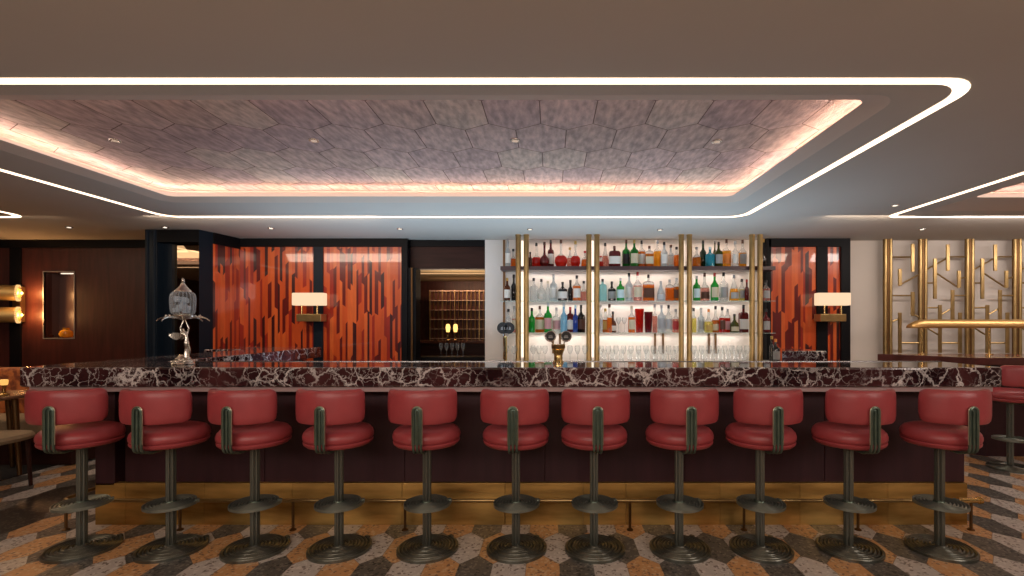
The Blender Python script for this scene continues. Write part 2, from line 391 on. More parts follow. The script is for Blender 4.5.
# left dark wood wall with niche
YW = 6.36
nx0, nx1, nz0, nz1 = X(44, YW), X(74, YW), Z(338, YW), Z(272, YW)
xl = X(145, 5.66)
mb = MB()
mb.box(RX0, nx0, YW, YW+.1, 0, CH, wood); mb.box(nx1, xl+.05, YW, YW+.1, 0, CH, wood)
mb.box(nx0, nx1, YW, YW+.1, 0, nz0, wood); mb.box(nx0, nx1, YW, YW+.1, nz1, CH, wood)
wl = struct('wall_back_left', mb)
mb = MB(); mb.box(RX0, xl, YW-.03, YW, Z(248, YW), CH, black); struct('cornice', mb, wl)
mb = MB(); mb.box(X(11, YW), X(22, YW), YW-.02, YW, 0, Z(248, YW), black); struct('mullion', mb, wl)
mb = MB(); mb.box(RX0, xl, YW-.015, YW, 0, .12, black); struct('skirting', mb, wl)
nm = mat('niche_back', (.11,.06,.055), rough=.3)
mb = MB(); mb.box(nx0, nx1, YW+.2, YW+.22, nz0, nz1, nm); mb.box(nx0-.01, nx0, YW+.1, YW+.2, nz0, nz1, nm); mb.box(nx1, nx1+.01, YW+.1, YW+.2, nz0, nz1, nm)
mb.box(nx0, nx1, YW+.1, YW+.2, nz0-.01, nz0, nm); mb.box(nx0, nx1, YW+.1, YW+.2, nz1, nz1+.01, nm); struct('niche', mb, wl)
mb = MB(); e = .012
for a in ((nx0-e, nx0, nz0-e, nz1+e), (nx1, nx1+e, nz0-e, nz1+e), (nx0, nx1, nz0-e, nz0), (nx0, nx1, nz1, nz1+e)): mb.box(a[0], a[1], YW-.006, YW+.02, a[2], a[3], mat('niche_metal', (.3,.28,.27), metal=.7, rough=.55))
struct('niche_frame', mb, wl)
mb = MB(); mb.box((nx0+nx1)/2-.1, (nx0+nx1)/2+.1, YW+.12, YW+.15, nz1-.012, nz1-.004, vled_m); struct('niche_lamp', mb, wl)
# portal with mirror
mb = MB(); xa, xb, xm, xc = X(145,5.66), X(157,5.66), X(172,5.75), X(199,5.66)
mb.box(xa, xb, 5.66, YW, 0, CH, navy)
mb.box(xb, xc, 5.66, YW, Z(242,5.66), CH, black)
mb.box(xb, xm, 5.75, YW, 0, Z(242,5.66), navy)
mb.prism([(xc, 5.66), (X(213,5.85), 5.85), (X(213,5.85)-.02, YW), (xc, YW)], 0, CH, navy)
po = struct('trim_1', mb)
for xx in (xa+.03, xb-.03):
    mb = MB(); mb.tube([(xx, 5.66, 0), (xx, 5.66, CH-.01)], .016, navy, 8); struct('moulding', mb, po)
mb = MB(); mb.box(xm, xc, 5.79, 5.80, .3, Z(242,5.66)+.01, mirror_m); tag(struct('mirror_panel', mb, po), 'tall narrow mirror')
# orange wall left
YO = 6.27; hz = Z(247, YO)
q0 = (X(213,5.85), 5.85); q1 = (X(240, YO), YO)
mb = MB(); mb.box(q1[0]-.1, X(402, YO), YO+.021, YO+.1, 0, CH, black)
mb.box(q1[0]-.03, X(408,YO), YO-.03, YO+.02, hz, CH, black)
mb.box(X(314,YO), X(323.5,YO), YO-.02, YO+.02, 0, hz, navy)
mb.box(X(402,YO), X(408,YO), YO-.03, YO+.15, 0, hz, black)
mb.prism([(q0[0]-.05, q0[1]), (q0[0]+.02, q0[1]), (q1[0]+.02, q1[1]-.02), (q1[0]-.05, q1[1])], Z(238,5.85)-.07, CH, black)
ow = struct('wall_back_orange', mb)
veneer('veneer_panel', q0, q1, 0, hz+.03, ow, 3)
veneer('veneer_panel', q1, (X(314,YO), YO), 0, hz, ow, 5)
veneer('veneer_panel', (X(323.5,YO), YO), (X(402,YO), YO), 0, hz, ow, 11)
# doorway to pantry
YD = 6.4; zl = Z(269, YD); dx0, dx1 = X(418.5, YD), X(485.5, YD)
mb = MB(); mb.box(X(408,YO), dx0, YO, YD+.1, 0, zl, black)
mb.box(X(408,YO), X(485,6.35), YD-.05, YD+.15, Z(247,YD), CH, black)
mb.box(X(408,YO), X(485,6.35), YD-.02, YD+.15, zl, Z(247,YD), wood_lintel)
dr = struct('door_1', mb)
mb = MB(); mb.tube([(X(412,6.26), 6.255, 0), (X(412,6.26), 6.255, zl)], .014, brass_dark, 8); struct('door_moulding', mb, dr)
# pantry room
mb = MB(); px0, px1 = -3.0, -.4
mb.box(px0-.05, px0, YD+.15, 10.2, 0, 2.3, wood); mb.box(px1, px1+.05, YD+.15, 10.2, 0, 2.3, wood)
mb.box(px0, px1, 10.15, 10.2, 0, 2.3, wood); struct('wall_pantry', mb)
mb = MB(); mb.box(px0-.05, px1+.05, YD+.15, 10.2, 2.3, 2.35, mat('pantry_ceiling', (.42,.30,.17), rough=.8))
pc = struct('ceiling_pantry', mb)
mb = MB(); mb.box(px0+.1, px1-.1, 8.6, 8.615, 2.29, 2.299, emis('pantry_line', (1,.6,.3), 1.0)); struct('light_line', mb, pc)
# white wall behind the bar and right
mb = MB(); mb.box(X(485,6.35), 2.80, 6.35, 6.5, 0, CH, backwhite); struct('wall_back_bar', mb)
mb = MB(); xr0, xr1 = X(768,YO), X(849,YO)
mb.box(xr0, xr1, YO+.021, YO+.12, 0, CH, black); mb.box(xr0, xr1, YO-.03, YO+.02, hz, CH, black)
mb.box(X(816,YO), X(827,YO), YO-.02, YO+.02, 0, hz, black); mb.box(X(840,YO), xr1, YO-.03, YO+.02, 0, hz, black)
mb.box(xr0-.03, X(770,YO), YO-.03, YO+.12, 0, CH, black)
owr = struct('wall_back_orange_right', mb)
veneer('veneer_panel', (X(770,YO), YO), (X(816,YO), YO), 0, hz, owr, 21)
veneer('veneer_panel', (X(827,YO), YO), (X(840,YO), YO), 0, hz, owr, 23)
mb = MB(); mb.box(xr1, RX1, 6.4, 6.5, 0, CH, white_wall); struct('wall_back_right', mb)
mb = MB(); mb.box(RX0-.1, RX0, RY0, RY1, 0, 3, wood); struct('wall_left', mb)
mb = MB(); mb.box(RX1, RX1+.1, RY0, RY1, 0, 3, white_wall); struct('wall_right', mb)
mb = MB(); mb.box(RX0, RX1, RY0-.1, RY0, 0, 3, wood); struct('wall_front', mb)

# ------------------------------------------------------------------ the bar island
SL = 0.126; ZT = 1.1; ZB = ZT-SL
def slab_mesh(poly, z0, z1, m, bev=.012):
    bm = bmesh.new(); vs = [bm.verts.new((x, y, z0)) for x, y in poly]; f = bm.faces.new(vs)
    r = bmesh.ops.extrude_face_region(bm, geom=[f]); 
    for v in [g for g in r['geom'] if isinstance(g, bmesh.types.BMVert)]: v.co.z = z1
    bmesh.ops.recalc_face_normals(bm, faces=bm.faces)
    ed = [e for e in bm.edges if abs(e.verts[0].co.z-e.verts[1].co.z) < 1e-6]
    bmesh.ops.bevel(bm, geom=ed, offset=bev, segments=3, profile=.5, affect='EDGES')
    bm.verts.index_update(); mb = MB(); mb.add([v.co.copy() for v in bm.verts], [[v.index for v in f.verts] for f in bm.faces], m); bm.free(); return mb
def corner(cx, cy, r, a0, a1, n=6): return [(cx+r*math.cos(a0+(a1-a0)*i/n), cy+r*math.sin(a0+(a1-a0)*i/n)) for i in range(n+1)]
SF = 3.09; SBk = 3.60; sx0, sx1 = X(21, SF)-.045, X(1000, SF)+.045
poly = corner(sx0+.06, SF+.06, .06, PI, 1.5*PI) + corner(sx1-.06, SF+.06, .06, 1.5*PI, 2*PI) + [(sx1, SBk), (-2.87, SBk), (-2.87, 6.0), (-3.9, 6.0), (-3.9, 5.4), (sx0, 5.4)]
mb = slab_mesh(poly, ZB, ZT, marble_m)
ct = mb.build('countertop', None, (0, 3.3, ZB)); tag(ct, 'long dark red marble bar counter with thick white-veined edge behind the eleven stools', 'counter')
mb = MB(); mb.box(-2.86, sx1-.02, SBk-.012, SBk+.006, ZT, ZT+.004, steel); mb.build('edge_strip', ct)
bx0, bx1 = -2.95, X(967.5, 3.30)
body = thing('bar_cabinet', (0, 3.45, 0), 'long plum panelled bar base standing on a worn brass plinth', 'bar')
mb = MB(); mb.box(bx0, bx1, 3.33, SBk-.02, .27, ZB, plum); mb.box(-3.15, -2.9, SBk-.02, 5.58, 0, ZB, plum)
for k in range(1, 6):
    xx = bx0+(bx1-bx0)*k/6
mb.build('front_panel', body)
mb = MB(); xx = bx0
n = 6
for k in range(n):
    a = bx0+(bx1-bx0)*k/n; b = bx0+(bx1-bx0)*(k+1)/n; mb = MB(); mb.box(a+.002, b-.002, 3.322, 3.33, .29, ZB-.045, plum, .003); mb.build('panel', body)
mb = MB(); mb.box(X(95,3.3), -3.0, 3.30, 3.43, .27, ZB, plum, .004); mb.build('corner_post', body)
mb = MB(); ppx = [95, 125, 204, 292, 402, 505, 583, 626, 720, 800, 888, 967.5]
for a, b in zip(ppx, ppx[1:]): mb.box(X(a,3.3)+.001, X(b,3.3)-.001, 3.30, 3.34, 0, .286, plinth_m, .002)
mb.box(X(95,3.3)+.02, bx1, 3.335, SBk-.03, 0, .27, plinth_m); mb.build('brass_plinth', body)
mb = MB(); mb.box(sx0+.06, sx1-.06, 3.125, 3.5, ZB-.034, ZB-.001, pinkmetal); mb.box(sx0+.06, -2.9, 3.5, 5.58, ZB-.034, ZB-.001, pinkmetal); mb.build('under_top_rail', body)
# foot rail
fr = thing('foot_rail', (0, 3.217, 0), 'thin brass foot rail running along the front of the bar plinth', 'foot rail')
yr, zr = 3.217, .198; fx0, fx1 = X(52, yr)+.06, X(980, yr)
mb = MB(); mb.tube([(fx0, 4.3, zr)]+[(fx0+.05-.05*math.cos(a), yr+.05-.05*math.sin(a), zr) for a in [PI/2*i/6 for i in range(7)]]+[(fx1, yr, zr)], .0125, brass, 12); mb.build('rail', fr)
mb = MB(); mb.tube([(X(958,yr), yr, zr), (fx1-.012, yr, zr), (fx1-.01, yr, zr), (fx1+.008, yr, zr), (fx1+.016, yr, zr)], [.018, .018, .023, .023, .012], brass_pol, 14); mb.build('end_cap', fr)
for px in (66, 180, 293, 405, 517, 630, 744, 858, 971):
    x = X(px, yr); mb = MB(); mb.tube([(x, yr, zr-.01), (x, yr, .01)], .009, brass_dark, 8); mb.lathe([(.022, 0), (.022, .006), (.01, .014)], brass_dark, (x, yr, 0), 12); mb.build('bracket', fr)

# right back counter
mb = slab_mesh([(2.435, 5.06), (2.905, 5.06), (2.905, 5.62), (2.71, 5.62)], ZB, ZT, marble_m)
rc = mb.build('side_counter', None, (2.6, 5.6, 0)); tag(rc, 'short dark marble side counter before the right orange panel', 'counter')
mb = MB(); mb.box(2.72, 2.86, 5.12, 5.60, 0, ZB, plum); mb.build('cabinet_body', rc)

# ------------------------------------------------------------------ bar stools
def coil(mb, Rr, p, z_rim, z_mid, amp, z_bot, m, N=72):
    K = int(Rr/p)*5; vs = []; fs = []
    for i in range(N+1):
        th = 2*PI*i/N; Ro = Rr-p+p*i/N
        for k in range(K+1):
            r = .02+(Ro-.02)*k/K
            ph = r/p - i/N
            h = z_rim+(z_mid-z_rim)*max(0,1-r/Rr)**1.3+amp*(abs(math.cos(PI*ph))**.6)
            vs.append((r*math.cos(th), r*math.sin(th), h))
        vs.append((Ro*math.cos(th), Ro*math.sin(th), z_bot)); vs.append((.02*math.cos(th), .02*math.sin(th), z_bot))
    M = K+3
    for i in range(N):
        for k in range(M-1): a = i*M+k; fs.append((a, a+1, a+M+1, a+M))
    mb.add(vs, fs, m, True)
    mb.box(Rr-p-.002, Rr, -.026, .002, z_bot, z_rim+amp+.002, m)
def make_stool():
    st = thing('bar_stool', (0,0,0), 'x', 'bar stool')
    foot_m = mat('bronze_foot_disc', (.26,.29,.25), metal=.75, rough=.33)  # lighter than the base disc: reflected sheen put into the colour
    mb = MB(); coil(mb, .192, .020, .008, .022, .016, 0, stool_disc); mb.build('base', st).rotation_euler = (0,0,.9)
    mb = MB(); coil(mb, .147, .018, .280, .285, .013, .275, foot_m); mb.lathe([(.03,.268),(.04,.278),(.03,.30)], stool_metal, n=16); mb.build('foot_disc', st).rotation_euler = (0,0,.4)
    stool_post = mat('bronze_post', (.175,.185,.155), metal=.75, rough=.34); mb = MB(); mb.tube([(0,0,.02), (0,0,.66)], .017, stool_disc, 12)
    for k in range(6):
        a = 2*PI*k/6+.52; mb.tube([(.019*math.cos(a), .019*math.sin(a), .018), (.019*math.cos(a), .019*math.sin(a), .655)], .0082, stool_post, 8)
    mb.build('post', st)
    mb = MB(); mb.lathe([(.02,.630), (.09,.632), (.13,.640), (.165,.648)], stool_metal, n=28)
    mb.build('seat_plate', st)
    mb = MB(); rs = .199; dz = -.018
    pr = [(.02,.668), (rs-.045,.664), (rs-.016,.669), (rs-.003,.681), (rs,.692), (rs-.004,.699), (rs-.009,.7015), (rs-.004,.704), (rs+.002,.712), (rs+.003,.728), (rs-.003,.748), (rs-.018,.765), (rs-.05,.777), (.08,.782), (.01,.782)]
    pr = [(a, b+dz) for a, b in pr]; mb.lathe(pr, leather, n=48); se = mb.build('seat', st)
    mb = MB(); mb.tube([((rs-.005)*math.cos(2*PI*i/48), (rs-.005)*math.sin(2*PI*i/48), .7015+dz) for i in range(48)], .004, leather_seam, 6, closed=True); mb.build('piping', se)
    # backrest pad
    mb = MB(); RO, TH, A = .238, .056, math.radians(65); NU, NV = 34, 24; vs = []; fs = []
    Hh = .098; zc = .903
    for i in range(NU+1):
        s = -1+2*i/NU; arc = A*RO; d = (1-abs(s))*arc; rc_ = .055
        k = 1 if d > rc_ else math.sqrt(max(0, 1-(1-d/rc_)**2))
        hh = Hh-.05*(1-k); tt = TH/2*(.25+.75*k) if i not in (0, NU) else .004
        if i in (0, NU): hh = Hh-.052
        an = A*s
        for j in range(NV):
            b = 2*PI*j/NV; cb, sb = math.cos(b), math.sin(b); q = 4.5
            kk = (abs(cb)**q+abs(sb)**q)**(-1/q)
            rad = RO-TH/2+tt*cb*kk; zz = zc+hh*sb*kk
            vs.append((rad*math.sin(an), -rad*math.cos(an), zz))
    for i in range(NU):
        for j in range(NV): a = i*NV+j; b = i*NV+(j+1) % NV; fs.append((a, b, b+NV, a+NV))
    fs.append(list(range(NV))); fs.append([NU*NV+j for j in range(NV)][::-1])
    mb.add(vs, fs, leather, True); mb.build('backrest', st)
    # bracket strap
    def path(x, ztop): return [(x, -.04, .636), (x, -.16, .636), (x, -.188, .641)]+[(x, -.208-.038*math.sin(a), .687-.037*math.cos(a)) for a in [PI/2*i/6 for i in range(7)]]+[(x, -.246, ztop)]
    mb = MB(); pa = path(-.021, .888); pb = path(.021, .888)
    arch = [(-.021*math.cos(a), -.246, .888+.021*math.sin(a)) for a in [PI*i/8 for i in range(1, 8)]]
    mb.tube(pa+arch+pb[::-1], .0078, stool_metal, 8)
    mb.tube(path(0, .892), .0075, stool_metal, 8)
    mb.box(-.022, .022, -.244, -.234, .70, .90, stool_metal, .003)
    sp = mb.build('back_bracket', st)
    mb = MB(); mb.tube([(-.0285, -.247, .70), (-.0285, -.247, .888)]+[(-.0285*math.cos(a), -.247, .888+.0285*math.sin(a)) for a in [PI*i/8 for i in range(1, 8)]]+[(.0285, -.247, .888), (.0285, -.247, .70)], .0028, stool_rim, 6); mb.build('rim', sp)
    return st
ST = make_stool()
spx = [82, 171, 255, 339, 427, 516, 594, 679, 760, 848.5, 939.5]
slab = ['leftmost in the row, at the left end of the bar', 'second from left in the row, left of the silver drink fountain', 'third from left in the row, below the left orange panel',
        'fourth from left in the row, below the left cream wall lamp', 'fifth from left in the row, below the pantry doorway', 'sixth and middle one in the row along the bar',
        'seventh from left, just right of the brass beer tap', 'eighth from left in the row, fourth from the right end', 'ninth from left in the row, third from the right end',
        'tenth from left in the row, second from the right end', 'rightmost in the row, at the right end of the bar']
for i, (px, d) in enumerate(zip(spx, slab)):
    lab = 'red leather bar stool '+d; g = 'bar stools along the marble counter'
    loc = (X(px, 2.94), 2.94, 0)
    if i == 0: ST.rotation_euler = (0, 0, .20); ST.location = loc; ST['label'] = lab; ST['group'] = g
    else: dup(ST, loc, lab, g, (.20, .02, -.03, 0, .03, 0, 0, .02, -.02, -.01, -.03)[i])
dup(ST, (4.40, 4.60, 0), 'red leather bar stool standing alone at the high table by the brass screen', 'bar stool at the high table', 0)

# ------------------------------------------------------------------ back bar
cab = thing('back_bar_counter', (.97, 5.85, 0), 'low pale back bar counter below the bottle shelves holding rows of glasses', 'counter')
mb = MB(); mb.box(-.80, 2.86, 5.66, 6.235, .88, .92, mat('pale_counter_top', (.6,.55,.5), rough=.15), .004); mb.build('top', cab)
mb = MB(); mb.box(-.78, 2.84, 5.72, 6.235, 0, .88, plum); mb.build('cabinet_body', cab)
for k in range(4):
    a = -.78+3.48*k/4; mb = MB(); mb.box(a+.005, a+.865, 5.70, 5.72, .1, .86, plum, .003); d = mb.build('door', cab)
    mb = MB(); mb.tube([(a+.6, 5.69, .5), (a+.6, 5.69, .7)], .006, brass_pol, 8); mb.build('handle', d)
sh = thing('bottle_shelving', (.97, 6.1, .92), 'bottle shelving of paired brass posts with one dark shelf and two glass shelves', 'shelving')
shz = [Z(266.3, 6.05), Z(300.6, 6.05), Z(332.6, 6.05)]
xs0, xs1 = X(500.5, 6.05), X(775, 6.05)
mb = MB(); mb.box(xs0, xs1, 6.03, 6.235, shz[0]-.048, shz[0], darkwood_shelf, .003); tag(mb.build('shelf', sh), 'dark wooden shelf')
for k in (1, 2):
    mb = MB(); mb.box(xs0, xs1, 6.03, 6.235, shz[k]-.012, shz[k], glass_shelf); tag(mb.build('shelf', sh), 'clear glass shelf')
pp = [(518.3, 526.3), (588.8, 596.8), (681, 689), (751.5, 759.5)]
for a, b in pp:
    for px in (a, b):
        x = X(px, 6.0); mb = MB()
        mb.lathe([(.036, 0), (.036, .02), (.033, .03), (.033, 1.0), (.033, CH-.92-.02), (.036, CH-.92-.015), (.036, CH-.92-.001)], brass, (x, 5.985, .921), 16); mb.build('post', sh)
    xm_ = X((a+b)/2, 6.0)*1.035
    mb = MB(); mb.box(xm_-.018, xm_+.018, 6.30, 6.312, .95, CH-.02, vled_m); tag(mb.build('led_strip', sh), 'bright vertical light strip')
for px in (504, 553, 560, 655, 663, 709, 715.5):
    x = X(px, 6.33); mb = MB(); zz = CH-.005 if px < 510 else shz[2]-.012
    z0_ = .921 if px < 510 else (shz[2]-.28)
    mb.box(x-.012, x+.012, 6.32, 6.345, z0_, zz, brass_dark); mb.build('upright', sh)
for z_ in shz:
    for x0_, x1_ in ((-.3, .46), (.58, 1.6), (1.73, 2.5)):
        area('shelf_light', ((x0_+x1_)/2, 6.27, z_-.06 if z_ > shz[0]-.01 else z_-.03), (0, 0, 0), x1_-x0_, .03, 1.25*(x1_-x0_), (1,.85,.74))
for x0_, x1_ in ((-.3, .46), (.58, 1.6), (1.73, 2.5)):
    area('shelf_light', ((x0_+x1_)/2, 6.2, 2.47), (0, 0, 0), x1_-x0_, .04, 1.8*(x1_-x0_), (1,.76,.62))
    area('counter_light', ((x0_+x1_)/2, 6.1, .95), (math.radians(155), 0, 0), x1_-x0_, .03, .9*(x1_-x0_), (1,.88,.80))

# bottles
GC = dict(clear=((.90,.92,.92), .10, (.75,.77,.78)), frost=((.80,.86,.88), .35, (.72,.76,.78)), green=((.05,.36,.05), .5, (.02,.22,.03)), emerald=((.06,.60,.10), .45, (.03,.40,.06)),
          dgreen=((.02,.10,.02), .65, (.01,.035,.012)), olive=((.16,.20,.02), .6, (.07,.08,.01)), black=((.01,.01,.012), .92, (.006,.006,.008)), amber=((.80,.34,.06), .42, (.55,.18,.02)),
          orange=((.95,.42,.10), .42, (.80,.22,.03)), gold=((.98,.64,.12), .42, (.85,.42,.04)), red=((.72,.05,.02), .55, (.55,.02,.01)), dred=((.28,.02,.02), .65, (.14,.01,.012)), pink=((.90,.60,.52), .3, (.75,.32,.28)),
          teal=((.05,.50,.62), .6, (.02,.30,.42)), aqua=((.62,.90,.90), .35, (.45,.75,.75)), blue=((.04,.16,.60), .6, (.02,.07,.36)), lblue=((.45,.74,.90), .4, (.3,.55,.72)), yellow=((.90,.85,.35), .35, (.75,.65,.2)), brown=((.25,.08,.02), .6, (.14,.035,.01)))
for k, (a, s, c) in GC.items(): glassy('glass_'+k, a, s, c)
PC = {k: mat('print_'+k, c, rough=.5) for k, c in dict(white=(.75,.72,.66), cream=(.62,.54,.38), black=(.012,.012,.014), grey=(.35,.35,.35), red=(.45,.03,.03), brown=(.09,.03,.015), gold=(.5,.32,.08), dblue=(.03,.06,.25), pink=(.6,.3,.3), silver=(.5,.5,.5), pale=(.55,.7,.72), orange=(.8,.25,.04)).items()}
def bottle(loc, w_, H, shape, gc, cap, lab, name='bottle'):
    r = w_/2; g = MATS['glass_'+gc]; cl = None
    mb = MB(); n = 16; sq = 2; sy = 1; rot = 0
    bh = .62*H; nr = min(.014, r*.42)
    if shape == 'round': pr = [(r*.9,0),(r,.006),(r,bh*.9),(r*.9,bh),(r*.5,bh+.12*(H-bh)),(nr,bh+.34*(H-bh)),(nr,H-.012)]
    elif shape == 'tall': bh = .56*H; pr = [(r*.9,0),(r,.006),(r,bh),(r*.82,bh+.04*H),(r*.45,bh+.11*H),(nr,bh+.18*H),(nr,H-.012)]
    elif shape == 'square': bh = .66*H; sq = 5; sy = .8; n = 24; pr = [(r*.95,0),(r,.005),(r,bh),(r*.85,bh+.02),(nr*1.1,bh+.032),(nr,H-.012)]
    elif shape == 'flask': bh = .42*H; sy = .55; pr = [(r*.45,0),(r*.72,.006),(r*.96,bh*.35),(r,bh*.55),(r*.9,bh*.82),(r*.55,bh),(nr*1.2,bh+.02),(nr*.9,bh+.06),(nr,H-.012)]
    elif shape == 'squat': bh = .5*H; pr = [(r*.9,0),(r,.006),(r,bh*.8),(r*.85,bh),(r*.4,bh+.1*H),(nr,bh+.2*H),(nr,H-.012)]
    elif shape == 'taper': bh = .8*H; pr = [(r*.72,0),(r*.75,.006),(r*.95,bh),(r,H*.9),(r*.98,H-.01)]; 
    elif shape == 'cone': bh = .5*H; pr = [(r*.95,0),(r,.006),(r*.92,bh*.6),(r*.7,bh),(r*.4,bh+.18*H),(nr,bh+.32*H),(nr,H-.012)]
    if gc in ('amber', 'orange', 'gold', 'red', 'pink', 'yellow') and shape != 'taper':
        fl = bh*(.93 if shape != 'flask' else .98); lo = [p for p in pr if p[1] < fl]; hi = [p for p in pr if p[1] >= fl]
        a, b = lo[-1], hi[0]; rf = a[0]+(b[0]-a[0])*(fl-a[1])/(b[1]-a[1])
        mb.lathe(lo+[(rf, fl)], g, loc, n, sq, 1, sy); mb.lathe([(rf, fl+.0005)]+hi, MATS['glass_clear'], loc, n, sq, 1, sy)
    else: mb.lathe(pr, g, loc, n, sq, 1, sy)
    o = mb.build(name, None, loc)
    if cap:
        ch = .13*H if shape != 'taper' else .03; cr = nr+.0025 if shape != 'taper' else r
        m2 = MB(); m2.lathe([(cr,H-ch),(cr,H-.003),(cr*.9,H)], PC[cap], loc, 12); m2.build('cap' if shape != 'taper' else 'lid', o)
    if lab:
        lo, hi = (.12, .48) if shape not in ('flask', 'squat', 'cone') else (.08, .32); m2 = MB()
        # label wraps the front of the body
        vs = []; K = 10; q = []
        for i in range(K+1):
            a = -PI/2-1.05+2.1*i/K; ca, sa = math.cos(a), math.sin(a); k = (abs(ca)**sq+abs(sa)**sq)**(-1/sq) if sq != 2 else 1
            rr_ = r+.0012
            vs += [(loc[0]+rr_*k*ca, loc[1]+rr_*k*sa*sy, loc[2]+lo*H), (loc[0]+rr_*k*ca, loc[1]+rr_*k*sa*sy, loc[2]+hi*H)]
        m2.add(vs, [(2*i, 2*i+2, 2*i+3, 2*i+1) for i in range(K)], PC[lab], True)
        m2.build('paper_label', o)
    return o
